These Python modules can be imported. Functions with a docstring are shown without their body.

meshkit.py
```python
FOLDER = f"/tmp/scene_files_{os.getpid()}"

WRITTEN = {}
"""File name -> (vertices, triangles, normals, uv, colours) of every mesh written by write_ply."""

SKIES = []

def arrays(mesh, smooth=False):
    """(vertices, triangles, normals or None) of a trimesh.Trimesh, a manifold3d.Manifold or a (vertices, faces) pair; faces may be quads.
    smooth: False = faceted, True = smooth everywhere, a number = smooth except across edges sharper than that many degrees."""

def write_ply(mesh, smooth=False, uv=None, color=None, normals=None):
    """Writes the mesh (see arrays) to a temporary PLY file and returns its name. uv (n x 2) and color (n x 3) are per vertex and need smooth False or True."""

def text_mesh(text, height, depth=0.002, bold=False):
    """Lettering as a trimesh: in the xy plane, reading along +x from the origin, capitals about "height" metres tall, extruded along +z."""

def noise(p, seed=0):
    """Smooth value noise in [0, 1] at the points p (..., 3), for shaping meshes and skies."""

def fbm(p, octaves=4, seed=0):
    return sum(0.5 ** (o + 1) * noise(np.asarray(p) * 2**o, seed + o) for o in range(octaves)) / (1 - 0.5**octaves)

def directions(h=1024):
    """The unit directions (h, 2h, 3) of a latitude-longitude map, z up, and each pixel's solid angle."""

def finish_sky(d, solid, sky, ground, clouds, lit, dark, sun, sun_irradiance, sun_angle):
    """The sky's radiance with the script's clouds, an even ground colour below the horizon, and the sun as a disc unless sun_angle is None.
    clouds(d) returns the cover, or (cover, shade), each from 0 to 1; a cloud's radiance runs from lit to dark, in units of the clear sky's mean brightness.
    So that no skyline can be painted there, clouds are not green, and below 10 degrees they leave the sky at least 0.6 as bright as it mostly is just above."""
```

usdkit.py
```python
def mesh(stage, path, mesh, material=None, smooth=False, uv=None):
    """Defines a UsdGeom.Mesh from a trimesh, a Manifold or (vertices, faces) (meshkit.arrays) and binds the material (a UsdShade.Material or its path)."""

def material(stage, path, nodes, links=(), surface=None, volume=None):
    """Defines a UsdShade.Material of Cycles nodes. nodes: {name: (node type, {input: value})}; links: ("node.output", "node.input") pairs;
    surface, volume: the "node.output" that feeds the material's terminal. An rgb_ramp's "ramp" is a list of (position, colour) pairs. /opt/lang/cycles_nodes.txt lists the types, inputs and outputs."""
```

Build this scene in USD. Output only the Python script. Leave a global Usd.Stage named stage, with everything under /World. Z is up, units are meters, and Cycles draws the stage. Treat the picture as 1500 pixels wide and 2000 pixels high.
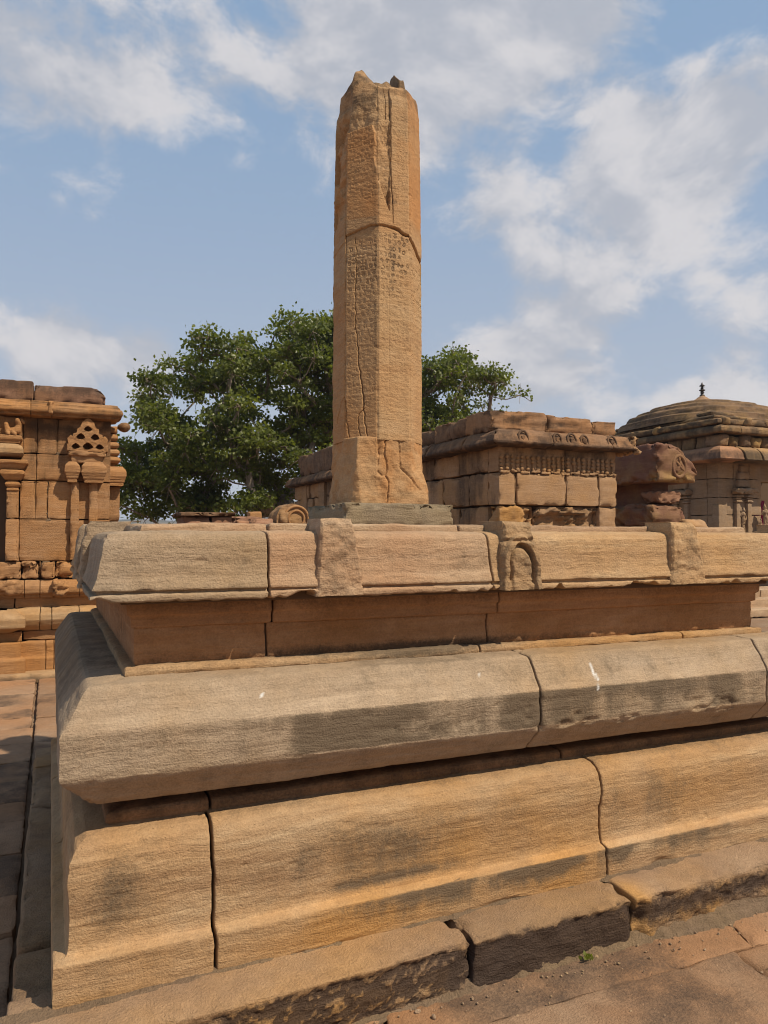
import math
import numpy as np
import trimesh
import usdkit
from meshkit import noise, fbm
from pxr import Usd, UsdGeom, UsdLux, UsdShade, Gf, Sdf, Vt
from scipy.spatial import cKDTree

stage = Usd.Stage.CreateInMemory()
UsdGeom.SetStageUpAxis(stage, 'Z')
UsdGeom.SetStageMetersPerUnit(stage, 1.0)
UsdGeom.Xform.Define(stage, '/World')
UsdGeom.Scope.Define(stage, '/World/Looks')

# ------------------------------------------------------------------ camera, sky, sun, exposure
EXPOSURE = 0.22
cam = UsdGeom.Camera.Define(stage, '/World/camera')
cam.CreateHorizontalApertureAttr(36.0)
cam.CreateVerticalApertureAttr(48.0)
cam.CreateFocalLengthAttr(36.0)
cam.CreateClippingRangeAttr(Gf.Vec2f(.05, 9000))
cam.CreateExposureAttr(EXPOSURE)
cam.AddTranslateOp().Set((-0.01965, -2.56435, 1.6))
cam.AddRotateXYZOp().Set((90 + 1.909, 0, -23.43))

SUN = np.array([.36, -.505, .785])
SUN /= np.linalg.norm(SUN)
sun = UsdLux.DistantLight.Define(stage, '/World/sun')
sun.CreateIntensityAttr(1.25)
sun.CreateNormalizeAttr(True)
sun.CreateAngleAttr(.5)
sun.CreateColorAttr(Gf.Vec3f(1.0, .885, .71))
sun.AddOrientOp().Set(Gf.Quatf(Gf.Rotation(Gf.Vec3d(0, 0, 1), Gf.Vec3d(*map(float, SUN))).GetQuat()))


def view_dir(px, py):
    """direction of a spot of the sky, given by where it stands in the photograph (1500 x 2000)"""
    y, p = math.radians(23.43), math.radians(1.909)
    fw = np.array([math.sin(y) * math.cos(p), math.cos(y) * math.cos(p), math.sin(p)])
    rt = np.array([math.cos(y), -math.sin(y), 0])
    up = np.cross(rt, fw)
    d = fw * 1500 + rt * (px - 750) - up * (py - 1000)
    return d / np.linalg.norm(d)


def make_sky():
    dome = UsdLux.DomeLight.Define(stage, '/World/sky')
    dome.GetPrim().SetCustomDataByKey('kind', 'structure')
    nodes = {
        'g': ('texture_coordinate', {}),
        'sky': ('sky_texture', {'sky_type': 'single_scattering', 'sun_disc': False, 'sun_elevation': float(math.asin(SUN[2])),
                                'sun_rotation': float(math.atan2(SUN[0], SUN[1])), 'altitude': 500.0, 'air_density': 1.0, 'aerosol_density': 2.2, 'ozone_density': 1.6}),
        'map': ('mapping', {'scale': (1, 1, 1.5)}),
        'warp': ('noise_texture', {'scale': 3.0, 'detail': 3.0}),
        'wsc': ('vector_math', {'math_type': 'scale', 'scale': .16}),
        'wadd': ('vector_math', {'math_type': 'add'}),
        'n1': ('noise_texture', {'scale': 5.2, 'detail': 10.0, 'roughness': .60}),
        'shift': ('vector_math', {'math_type': 'add', 'vector2': (.012, -.02, .05)}),
        'n2': ('noise_texture', {'scale': 5.2, 'detail': 5.0, 'roughness': .52}),
        'sub': ('math', {'math_type': 'subtract'}),
        'lit': ('map_range', {'range_type': 'smoothstep', 'from_min': -.10, 'from_max': .13, 'clamp': True}),
        'ccol': ('mix_color', {'use_clamp': False, 'use_clamp_result': False, 'a': (3.95, 4.05, 4.45), 'b': (6.0, 5.75, 5.75)}),
        'amt': ('map_range', {'range_type': 'smoothstep', 'from_min': .51, 'from_max': .69, 'to_max': .86, 'clamp': True}),
        'mix': ('mix_color', {'use_clamp_result': False, 'use_clamp': True}),
        'sep': ('separate_xyz', {}),
        'hz': ('map_range', {'range_type': 'smoothstep', 'from_min': -.02, 'from_max': .60, 'clamp': True}),
        'veil': ('mix_color', {'a': (4.25, 4.5, 5.05), 'b': (2.35, 3.5, 5.1)}),
        'hazed': ('mix_color', {'fac': .8}),
        'bg': ('background_shader', {'strength': .104}),
    }
    links = [('g.generated', 'map.vector'), ('map.vector', 'warp.vector'), ('warp.color', 'wsc.vector1'), ('map.vector', 'wadd.vector1'), ('wsc.vector', 'wadd.vector2'),
             ('wadd.vector', 'n1.vector'), ('wadd.vector', 'shift.vector1'), ('shift.vector', 'n2.vector'), ('n1.fac', 'sub.value1'), ('n2.fac', 'sub.value2'), ('sub.value', 'lit.value'),
             ('lit.result', 'ccol.fac'), ('g.generated', 'sep.vector'), ('sep.z', 'hz.value'), ('hz.result', 'veil.fac'), ('veil.result', 'hazed.b'), ('sky.color', 'hazed.a'),
             ('hazed.result', 'mix.a'), ('ccol.result', 'mix.b'), ('amt.result', 'mix.fac'), ('mix.result', 'bg.color')]
    # where the clouds of this sky stand: centre, radius in photograph pixels, weight
    spots = [(120, 200, 230, .17), (330, 120, 200, .13), (640, 120, 330, .17), (930, 130, 330, .15), (1060, 30, 260, .13), (1330, 240, 200, .20), (1480, 200, 160, .15), (1180, 330, 150, .14), (960, 430, 170, .12), (1300, 370, 140, .09),
             (1440, 470, 220, .18), (1200, 460, 150, .08), (1060, 240, 130, -.08), (1090, 620, 120, -.07), (1300, 310, 90, -.08), (230, 680, 150, .20), (60, 620, 150, .15), (330, 700, 120, .15), (950, 680, 200, .14), (1120, 690, 180, .13), (150, 760, 170, .1), (1400, 780, 160, .10), (1100, 560, 110, .10),
             (200, 430, 260, -.14), (450, 470, 260, -.16), (130, 60, 130, -.08), (1430, 60, 180, -.10), (900, 560, 130, -.10), (330, 560, 150, -.08), (1300, 640, 140, -.08), (560, 640, 160, -.12)]
    last = 'n1.fac'
    for i, (px, py, r, w) in enumerate(spots):
        nodes[f'd{i}'] = ('vector_math', {'math_type': 'distance', 'vector2': tuple(view_dir(px, py))})
        nodes[f'm{i}'] = ('map_range', {'range_type': 'smootherstep', 'from_min': 0.0, 'from_max': r / 1500.0 * 1.15, 'to_min': w, 'to_max': 0.0, 'clamp': True})
        nodes[f'a{i}'] = ('math', {'math_type': 'add'})
        links += [('g.generated', f'd{i}.vector1'), (f'd{i}.value', f'm{i}.value'), (last, f'a{i}.value1'), (f'm{i}.result', f'a{i}.value2')]
        last = f'a{i}.value'
    links.append((last, 'amt.value'))
    m = usdkit.material(stage, '/World/Looks/sky', nodes, links, surface='bg.background')
    UsdShade.MaterialBindingAPI.Apply(dome.GetPrim()).Bind(m)


make_sky()

# ------------------------------------------------------------------ names, meshes
USED = {}


def numbered(parent, name):
    k = (parent, name)
    n = USED.get(k, -1) + 1
    USED[k] = n
    return f'{parent}/{name}' + (f'_{n:03d}' if n else '')


def thing(name, label, cat, group=None):
    p = numbered('/World', name)
    x = UsdGeom.Xform.Define(stage, p).GetPrim()
    x.SetCustomDataByKey('label', label)
    x.SetCustomDataByKey('category', cat)
    if group:
        x.SetCustomDataByKey('group', group)
    return p


def vnormals(v, f):
    n = np.zeros_like(v)
    fn = np.cross(v[f[:, 1]] - v[f[:, 0]], v[f[:, 2]] - v[f[:, 0]])
    for k in range(3):
        n += np.stack([np.bincount(f[:, k], fn[:, c], len(v)) for c in range(3)], 1)
    L = np.linalg.norm(n, axis=1, keepdims=True)
    return np.where(L > 0, n / np.maximum(L, 1e-20), [0, 0, 1.0])


def put(name, V, F, mat, parent='/World', attrs=None, label=None, cat=None, kind=None, group=None, flat=False):
    path = numbered(parent, name)
    m = UsdGeom.Mesh.Define(stage, path)
    V = np.asarray(V, float)
    F = np.asarray(F, np.int32)
    m.CreatePointsAttr(Vt.Vec3fArray.FromNumpy(V.astype(np.float32)))
    m.CreateFaceVertexCountsAttr(Vt.IntArray.FromNumpy(np.full(len(F), 3, np.int32)))
    m.CreateFaceVertexIndicesAttr(Vt.IntArray.FromNumpy(np.ascontiguousarray(F.ravel())))
    m.CreateSubdivisionSchemeAttr('none')
    if not flat:
        m.CreateNormalsAttr(Vt.Vec3fArray.FromNumpy(vnormals(V, F).astype(np.float32)))
        m.SetNormalsInterpolation('vertex')
    api = UsdGeom.PrimvarsAPI(m)
    for k, a in (attrs or {}).items():
        a = np.broadcast_to(np.asarray(a, np.float32), (len(V),))
        api.CreatePrimvar(k, Sdf.ValueTypeNames.FloatArray, 'vertex').Set(Vt.FloatArray.FromNumpy(np.ascontiguousarray(a)))
    UsdShade.MaterialBindingAPI.Apply(m.GetPrim()).Bind(UsdShade.Material.Get(stage, '/World/Looks/' + mat))
    p = m.GetPrim()
    for k, t in (('label', label), ('category', cat), ('kind', kind), ('group', group)):
        if t:
            p.SetCustomDataByKey(k, t)
    return path


def grid(P, flip=False):
    n, m = P.shape[:2]
    i = np.arange(n * m).reshape(n, m)
    a, b, c, d = i[:-1, :-1].ravel(), i[1:, :-1].ravel(), i[1:, 1:].ravel(), i[:-1, 1:].ravel()
    f = np.vstack([np.stack([a, b, c], 1), np.stack([a, c, d], 1)])
    return P.reshape(-1, 3), f[:, ::-1] if flip else f


def join(parts):
    V, F, n = [], [], 0
    for v, f in parts:
        V.append(v)
        F.append(f + n)
        n += len(v)
    return np.vstack(V), np.vstack(F)


def gs(x, a, b):
    t = np.clip((x - a) / (b - a), 0, 1)
    return t * t * (3 - 2 * t)


def bump_at(x, c, w):
    return np.exp(-((x - c) / w) ** 2)


# ------------------------------------------------------------------ materials
def stone(name, a, b, c, dark, ochre, grain=1.0, rough=1.0, patina=0.0, tool=0.0, streak=0.5):
    """Bedded sandstone: three body colours laid in level beds, an ochre iron tint, dark lichen and some painted shade where 'stain' asks for it."""
    a, b, c, ochre = (tuple(.72 * q for q in t) for t in (a, b, c, ochre))
    dark = tuple(.80 * q for q in dark)
    N = {
        'geo': ('geometry', {}),
        'st': ('attribute', {'attribute': 'stain'}), 'oc': ('attribute', {'attribute': 'ochre'}), 'tn': ('attribute', {'attribute': 'tone'}), 'wh': ('attribute', {'attribute': 'white'}),
        'bedmap': ('mapping', {'scale': (1.3 * grain, 1.3 * grain, 10 * grain), 'rotation': (.06, .05, 0)}),
        'bed': ('noise_texture', {'scale': 1.0, 'detail': 8.0, 'roughness': .66, 'distortion': 1.2}),
        'ramp': ('rgb_ramp', {'ramp': [(.28, a), (.5, b), (.72, c)]}),
        'big': ('noise_texture', {'scale': 1.7 * grain, 'detail': 4.0, 'roughness': .6}),
        'bigr': ('map_range', {'from_min': .42, 'from_max': .70, 'to_max': .6, 'clamp': True}),
        'ocf': ('math', {'math_type': 'add', 'use_clamp': True}),
        'ocn': ('math', {'math_type': 'multiply'}),
        'ocm': ('map_range', {'from_min': .3, 'from_max': .6, 'to_min': .45, 'to_max': 1.0, 'clamp': True}),
        'c1': ('mix_color', {'b': ochre}),
        'lw': ('noise_texture', {'scale': 5.0, 'detail': 3.0}),
        'lws': ('vector_math', {'math_type': 'scale', 'scale': .05}),
        'lwa': ('vector_math', {'math_type': 'add'}),
        'linemap': ('mapping', {'scale': (4, 4, 78)}),
        'line': ('noise_texture', {'scale': 1.0, 'detail': 5.0, 'roughness': .68}),
        'fine': ('noise_texture', {'scale': 130.0, 'detail': 4.0, 'roughness': .65}),
        'mott': ('noise_texture', {'scale': 22.0, 'detail': 5.0, 'roughness': .65}),
        'var': ('math', {'math_type': 'multiply_add', 'value2': .5, 'value3': .0}),
        'var2': ('math', {'math_type': 'multiply_add', 'value2': .75, 'value3': .0}),
        'vs': ('math', {'math_type': 'add'}),
        'vl': ('math', {'math_type': 'multiply_add', 'value2': .34, 'value3': .2}),
        'vt': ('math', {'math_type': 'add'}),
        'tone1': ('math', {'math_type': 'add', 'value2': 1.0}),
        'vm': ('math', {'math_type': 'multiply'}),
        'c2': ('vector_math', {'math_type': 'scale'}),
        # dark lichen: upright streaks and blotches
        'smap': ('mapping', {'scale': (11, 11, 1.3)}),
        'str': ('noise_texture', {'scale': 1.0, 'detail': 5.0, 'roughness': .6}),
        'blo': ('noise_texture', {'scale': 7.0, 'detail': 7.0, 'roughness': .7}),
        'sb': ('mix_float', {'fac': 1 - streak}),
        'sadd': ('math', {'math_type': 'add'}),
        'spot': ('noise_texture', {'scale': 90.0, 'detail': 4.0, 'roughness': .7}),
        'ssp': ('math', {'math_type': 'multiply_add', 'value2': .60, 'value3': -.30}),
        'sadd2': ('math', {'math_type': 'add'}),
        'sf': ('map_range', {'range_type': 'smoothstep', 'from_min': .54 - patina, 'from_max': 1.10 - patina, 'to_max': .86, 'clamp': True}),
        'c3': ('mix_color', {'b': dark}),
        'c4': ('mix_color', {'b': (.62, .61, .58)}),
        # relief
        'pit': ('voronoi_texture', {'scale': 95.0, 'detail': 1.0}),
        'pitr': ('map_range', {'from_min': .05, 'from_max': .36, 'to_min': -1.0, 'to_max': 0.0, 'clamp': True}),
        'pitm': ('math', {'math_type': 'multiply'}),
        'pitk': ('map_range', {'from_min': .46, 'from_max': .62, 'to_max': 2.2, 'clamp': True}),
        'h1': ('math', {'math_type': 'multiply_add', 'value2': 1.15 * rough}),
        'h2': ('math', {'math_type': 'multiply_add', 'value2': 1.2 * rough}),
        'toolmap': ('mapping', {'scale': (150, 150, 12)}),
        'tool': ('noise_texture', {'scale': 1.0, 'detail': 1.0}),
        'h3': ('math', {'math_type': 'multiply_add', 'value2': tool}),
        'bump': ('bump', {'distance': .0042, 'strength': 1.0}),
        'p': ('principled_bsdf', {'roughness': .93, 'specular_ior_level': .18, 'diffuse_roughness': .0}),
    }
    L = [('geo.position', 'bedmap.vector'), ('bedmap.vector', 'bed.vector'), ('bed.fac', 'ramp.fac'), ('geo.position', 'big.vector'), ('big.fac', 'bigr.value'),
         ('big.fac', 'ocm.value'), ('oc.fac', 'ocn.value1'), ('ocm.result', 'ocn.value2'), ('bigr.result', 'ocf.value1'), ('ocn.value', 'ocf.value2'), ('ocf.value', 'c1.fac'), ('ramp.color', 'c1.a'),
         ('geo.position', 'lw.vector'), ('lw.color', 'lws.vector1'), ('geo.position', 'lwa.vector1'), ('lws.vector', 'lwa.vector2'), ('lwa.vector', 'linemap.vector'), ('linemap.vector', 'line.vector'), ('geo.position', 'fine.vector'), ('geo.position', 'mott.vector'), ('mott.fac', 'var.value1'), ('fine.fac', 'var2.value1'),
         ('var.value', 'vs.value1'), ('var2.value', 'vs.value2'), ('line.fac', 'vl.value1'), ('vl.value', 'vt.value1'), ('vs.value', 'vt.value2'), ('tn.fac', 'tone1.value1'), ('tone1.value', 'vm.value1'), ('vt.value', 'vm.value2'),
         ('c1.result', 'c2.vector1'), ('vm.value', 'c2.scale'),
         ('geo.position', 'smap.vector'), ('smap.vector', 'str.vector'), ('geo.position', 'blo.vector'), ('str.fac', 'sb.a'), ('blo.fac', 'sb.b'), ('sb.result', 'sadd.value1'), ('st.fac', 'sadd.value2'),
         ('geo.position', 'spot.vector'), ('spot.fac', 'ssp.value1'), ('sadd.value', 'sadd2.value1'), ('ssp.value', 'sadd2.value2'), ('sadd2.value', 'sf.value'), ('sf.result', 'c3.fac'), ('c2.vector', 'c3.a'),
         ('c3.result', 'c4.a'), ('wh.fac', 'c4.fac'), ('c4.result', 'p.base_color'),
         ('geo.position', 'pit.vector'), ('pit.distance', 'pitr.value'), ('mott.fac', 'pitk.value'), ('pitr.result', 'pitm.value1'), ('pitk.result', 'pitm.value2'),
         ('line.fac', 'h1.value1'), ('pitm.value', 'h1.value3'), ('fine.fac', 'h2.value1'), ('h1.value', 'h2.value3'),
         ('geo.position', 'toolmap.vector'), ('toolmap.vector', 'tool.vector'), ('tool.fac', 'h3.value1'), ('h2.value', 'h3.value3'), ('h3.value', 'bump.height'), ('bump.normal', 'p.normal')]
    usdkit.material(stage, '/World/Looks/' + name, N, L, surface='p.BSDF')


DARK = (.120, .088, .058)
stone('sandstone_buff', (.34, .205, .110), (.44, .285, .155), (.53, .375, .220), DARK, (.46, .245, .085), tool=.0)
stone('sandstone_grey', (.33, .235, .155), (.40, .295, .195), (.46, .345, .235), (.125, .090, .058), (.40, .25, .12), tool=.0, streak=.75)
stone('sandstone_pink', (.37, .238, .140), (.45, .305, .185), (.52, .375, .245), DARK, (.44, .235, .12))
stone('sandstone_orange', (.35, .178, .080), (.46, .250, .115), (.52, .31, .165), (.07, .045, .028), (.48, .215, .06), rough=2.0)
stone('neck_orange', (.42, .210, .098), (.52, .275, .132), (.60, .35, .185), (.06, .04, .026), (.36, .16, .05), rough=1.2)
stone('sandstone_red', (.30, .155, .095), (.36, .195, .120), (.42, .245, .155), (.06, .04, .03), (.40, .20, .09), rough=1.2)
stone('pillar_stone', (.41, .245, .125), (.475, .298, .150), (.52, .345, .190), (.09, .06, .038), (.48, .235, .09), rough=.8)
stone('plinth_grey', (.24, .180, .115), (.30, .228, .148), (.35, .275, .185), (.06, .05, .036), (.30, .22, .11), rough=1.2)
stone('footing_stone', (.25, .155, .092), (.32, .208, .125), (.40, .275, .168), (.042, .028, .024), (.46, .255, .095), rough=2.0, streak=.2)
stone('shrine_stone', (.34, .200, .105), (.41, .250, .135), (.47, .30, .175), (.055, .038, .028), (.46, .24, .08), rough=1.5)
stone('shrine_brown', (.26, .150, .085), (.32, .185, .105), (.37, .225, .13), (.04, .028, .022), (.38, .19, .08), rough=2.0, patina=.08)
stone('ruin_red', (.17, .078, .052), (.22, .105, .070), (.27, .14, .09), (.04, .026, .022), (.36, .22, .09), rough=2.0)
stone('temple_tan', (.30, .205, .130), (.36, .25, .16), (.41, .29, .19), (.05, .038, .03), (.38, .22, .09), rough=1.5)
stone('roof_stone', (.23, .135, .078), (.29, .175, .10), (.35, .225, .135), (.055, .040, .028), (.40, .24, .09), rough=2.0, patina=.12)
stone('paving_stone', (.29, .172, .100), (.36, .222, .132), (.43, .285, .178), (.08, .055, .04), (.40, .20, .09), grain=.8, rough=1.3, streak=.1)
stone('grit', (.20, .13, .08), (.25, .168, .105), (.31, .21, .135), (.05, .04, .028), (.3, .2, .1), rough=3.0)
stone('dry_earth', (.26, .165, .10), (.31, .20, .125), (.36, .25, .16), (.1, .07, .05), (.33, .18, .09), rough=2.0)
usdkit.material(stage, '/World/Looks/dark_core', {'p': ('principled_bsdf', {'base_color': (.10, .065, .042), 'roughness': 1.0, 'specular_ior_level': .1})}, [], surface='p.BSDF')

# ------------------------------------------------------------------ stone shapes


def rbox(lo, hi, r=.012, s=.08, amp=.006, freq=6., seed=0, chip=.01, grit=0., maxn=40):
    """A dressed but weathered block: a rounded box whose faces are worn by noise. Closed mesh."""
    lo, hi = np.asarray(lo, float), np.asarray(hi, float)
    c, h = (lo + hi) / 2, np.maximum((hi - lo) / 2, 1e-4)
    r = min(r, h.min() * .6)

    def axis(k):
        n = int(np.clip(math.ceil(2 * (h[k] - r) / s), 1, maxn))
        return np.concatenate([[-h[k]], np.linspace(-(h[k] - r), h[k] - r, n + 1), [h[k]]])
    ax = [axis(k) for k in range(3)]
    parts = []
    for k in range(3):
        i, j = (k + 1) % 3, (k + 2) % 3
        A, B = np.meshgrid(ax[i], ax[j], indexing='ij')
        for sgn in (-1, 1):
            P = np.zeros(A.shape + (3,))
            P[..., i], P[..., j], P[..., k] = A, B, sgn * h[k]
            parts.append(grid(P, flip=sgn < 0))
    V, F = join(parts)
    key, idx = np.unique(np.round(V, 6), axis=0, return_inverse=True)
    V, F = key, idx.reshape(-1)[F]
    inner = np.clip(V, -(h - r), h - r)
    d = V - inner
    n = d / np.maximum(np.linalg.norm(d, axis=1, keepdims=True), 1e-9)
    near = np.sort(np.abs(np.abs(V) - h), axis=1)[:, 1]
    edge = np.exp(-(near / (2.2 * r)) ** 2)
    V = inner + n * r + c
    q = V + seed * 7.31
    dd = amp * (fbm(q * freq, 3, seed) - .5) * 2 - chip * edge * gs(fbm(q * freq * 2.2, 3, seed + 5), .42, .7) * 2.2
    if grit:
        dd += grit * (fbm(q * freq * 6, 3, seed + 9) - .5) * 2
    return V + n * dd[:, None], F


def block(name, lo, hi, mat, parent, seed=0, attrs=None, **k):
    V, F = rbox(lo, hi, seed=seed, **k)
    a = {'tone': (noise(np.array([seed * 1.7, 3.3, 9.1])) - .5) * .3}
    for kk, t in (attrs or {}).items():
        a[kk] = t(V) if callable(t) else t
    return put(name, V, F, mat, parent, a)


def resample(prof, ds, r):
    """a profile [(off, z)] from bottom to top as dense points with rounded arrises, its outward normals and how sharp it is there"""
    p = np.asarray(prof, float)
    L = np.concatenate([[0], np.cumsum(np.linalg.norm(np.diff(p, axis=0), axis=1))])
    n = max(int(L[-1] / (ds / 3)), 30)
    t = np.linspace(0, L[-1], n)
    q = np.stack([np.interp(t, L, p[:, k]) for k in (0, 1)], 1)
    sig = max(r / (L[-1] / n), .6)
    w = int(3 * sig) + 1
    ker = np.exp(-.5 * (np.arange(-w, w + 1) / sig) ** 2)
    ker /= ker.sum()
    pad = np.vstack([2 * q[0] - q[w:0:-1], q, 2 * q[-1] - q[-2:-w - 2:-1]])
    q2 = np.stack([np.convolve(pad[:, k], ker, 'valid') for k in (0, 1)], 1)
    tan = np.gradient(q2, axis=0)
    tan /= np.maximum(np.linalg.norm(tan, axis=1, keepdims=True), 1e-12)
    nor = np.stack([-tan[:, 1], tan[:, 0]], 1)       # (inward offset, z): outwards is -off when rising
    ang = np.unwrap(np.arctan2(tan[:, 1], tan[:, 0]))
    cur = np.abs(np.gradient(ang)) / (L[-1] / n)
    pick = np.unique(np.linspace(0, n - 1, max(int(L[-1] / ds), 8)).astype(int))
    qp = q2[pick]
    v = np.diff(qp, axis=0)
    a = np.unwrap(np.arctan2(v[:, 1], v[:, 0]))
    turn = np.concatenate([[0], np.abs(np.diff(a)), [0]])
    tot = np.convolve(turn, [1, 1, 1], 'same')
    cuts = [i for i in range(2, len(qp) - 2) if tot[i] > math.radians(19) and turn[i] == turn[i - 2:i + 3].max()]
    return qp, nor[pick], np.clip(cur[pick] * r * .9, 0, 1), cuts


class Ring:
    """a rectangle on the ground whose four sides carry the courses; off runs inwards, u along a side"""

    def __init__(self, ox, oy, W, D):
        self.o, self.W, self.D = np.array([ox, oy, 0.0]), W, D

    def side(self, name):
        W, D = self.W, self.D
        return {'front': ((0, 0), (1, 0), (0, 1), W), 'left': ((0, 0), (0, 1), (1, 0), D), 'right': ((W, 0), (0, 1), (-1, 0), D), 'back': ((0, D), (1, 0), (0, -1), W)}[name]


def wobble(seed, amp):
    return lambda z: amp * ((fbm(np.stack([z * 7 + seed * 3.1, z * 0 + seed, z * 0], -1), 4, seed) - .5) * 2)


def course_grid(ring, side, prof, u0, u1, mit0=False, mit1=False, du=.01, disp=None, w0=None, w1=None, gap=.006, re=.006, lift=None, depth=.09):
    q, nor, edge, cuts = prof
    start, along, inward, L = ring.side(side)
    start, along, inward = (np.array([*a, 0.0]) for a in (start, along, inward))
    along = along
    off, z = q[:, 0], q[:, 1]
    n = max(int((u1 - u0) / du), 3)
    t = np.linspace(0, 1, n + 1)
    ends = np.array([0, .15, .35, .6, 1.0]) * re / (u1 - u0)
    if not mit0:
        t = np.concatenate([ends, t[(t > ends[-1] * 1.2)]])
    if not mit1:
        t = np.concatenate([t[(t < 1 - ends[-1] * 1.2)], 1 - ends[::-1]])
    a = off if mit0 else u0 + gap / 2 + (w0(z) if w0 else 0 * z)
    b = L - off if mit1 else u1 - gap / 2 + (w1(z) if w1 else 0 * z)
    U = a[None] + (b - a)[None] * t[:, None]
    OFF, Z = np.broadcast_to(off, U.shape), np.broadcast_to(z, U.shape)
    P = ring.o + start + U[..., None] * along + OFF[..., None] * inward + Z[..., None] * np.array([0, 0, 1.0])
    N = np.broadcast_to(nor[None, :, :1] * inward + nor[None, :, 1:] * np.array([0, 0, 1.0]), P.shape).copy()
    shift = np.zeros(U.shape)
    E = np.broadcast_to(edge, U.shape).copy()
    for m, dc, sg in ((mit0, U - a[None], 1), (mit1, b[None] - U, -1)):
        if m:
            k = np.exp(-(dc / .014) ** 2)
            N += (nor[None, :, 0] * k * sg)[..., None] * along
            shift -= .003 * k
            E = np.maximum(E, k * .8)
        else:
            x = np.clip(re - dc, 0, re)
            shift -= re - np.sqrt(np.maximum(re * re - x * x, 0))
            E = np.maximum(E, np.exp(-(dc / (1.6 * re)) ** 2) * .7)
    N /= np.linalg.norm(N, axis=-1, keepdims=True)
    if disp is not None:
        shift = shift + disp(P, E)
    P = P + N * shift[..., None]
    if lift is not None:
        P[..., 2] += lift(P)
    flip = np.dot(np.cross(along, [0, 0, 1.0]), -inward) < 0
    lim = [0] + cuts + [P.shape[1] - 1]
    parts = [grid(P[:, i:j + 1], flip) for i, j in zip(lim[:-1], lim[1:])]
    for m, i, fl in ((mit0, 0, flip), (mit1, -1, not flip)):
        if not m:
            parts.append(grid(np.stack([P[i] - N[i] * np.array([1, 1, 0]) * depth - np.maximum(N[i], 0) * np.array([0, 0, .006]), P[i]]), fl))
    return parts


def stone_disp(low=.0045, bed=.003, grit=.002, chip=.05, seed=0, lowf=1.8):
    def f(P, E):
        q = P + seed * 5.17
        d = low * (fbm(q * lowf, 3, seed) - .5) * 2
        d += bed * (fbm(q * np.array([7, 7, 48.]), 3, seed + 3) - .5) * 2
        d += grit * (fbm(q * 60., 2, seed + 4) - .5) * 2
        d -= chip * E * np.maximum(0, fbm(q * 13., 4, seed + 6) - .53)
        d -= .006 * gs(noise(q * 38.), .84, .97) * gs(fbm(q * 4., 2, seed + 8), .45, .6)
        return d
    return f


def strata_lip(V):
    return V


# ------------------------------------------------------------------ the platform that carries the pillar
W, D = 3.46, 2.92
ring = Ring(0, 0, W, D)


def lift(P):
    """the plinth's foot climbs a little to the right"""
    return .021 * np.clip(P[..., 0], 0, W) * np.clip(1 - P[..., 2] / .86, 0, 1)


def streaks(x, seed, f=9.):
    return fbm(np.stack([x * f, 0 * x + seed * 3.7, 0 * x], -1), 4, seed)


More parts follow.
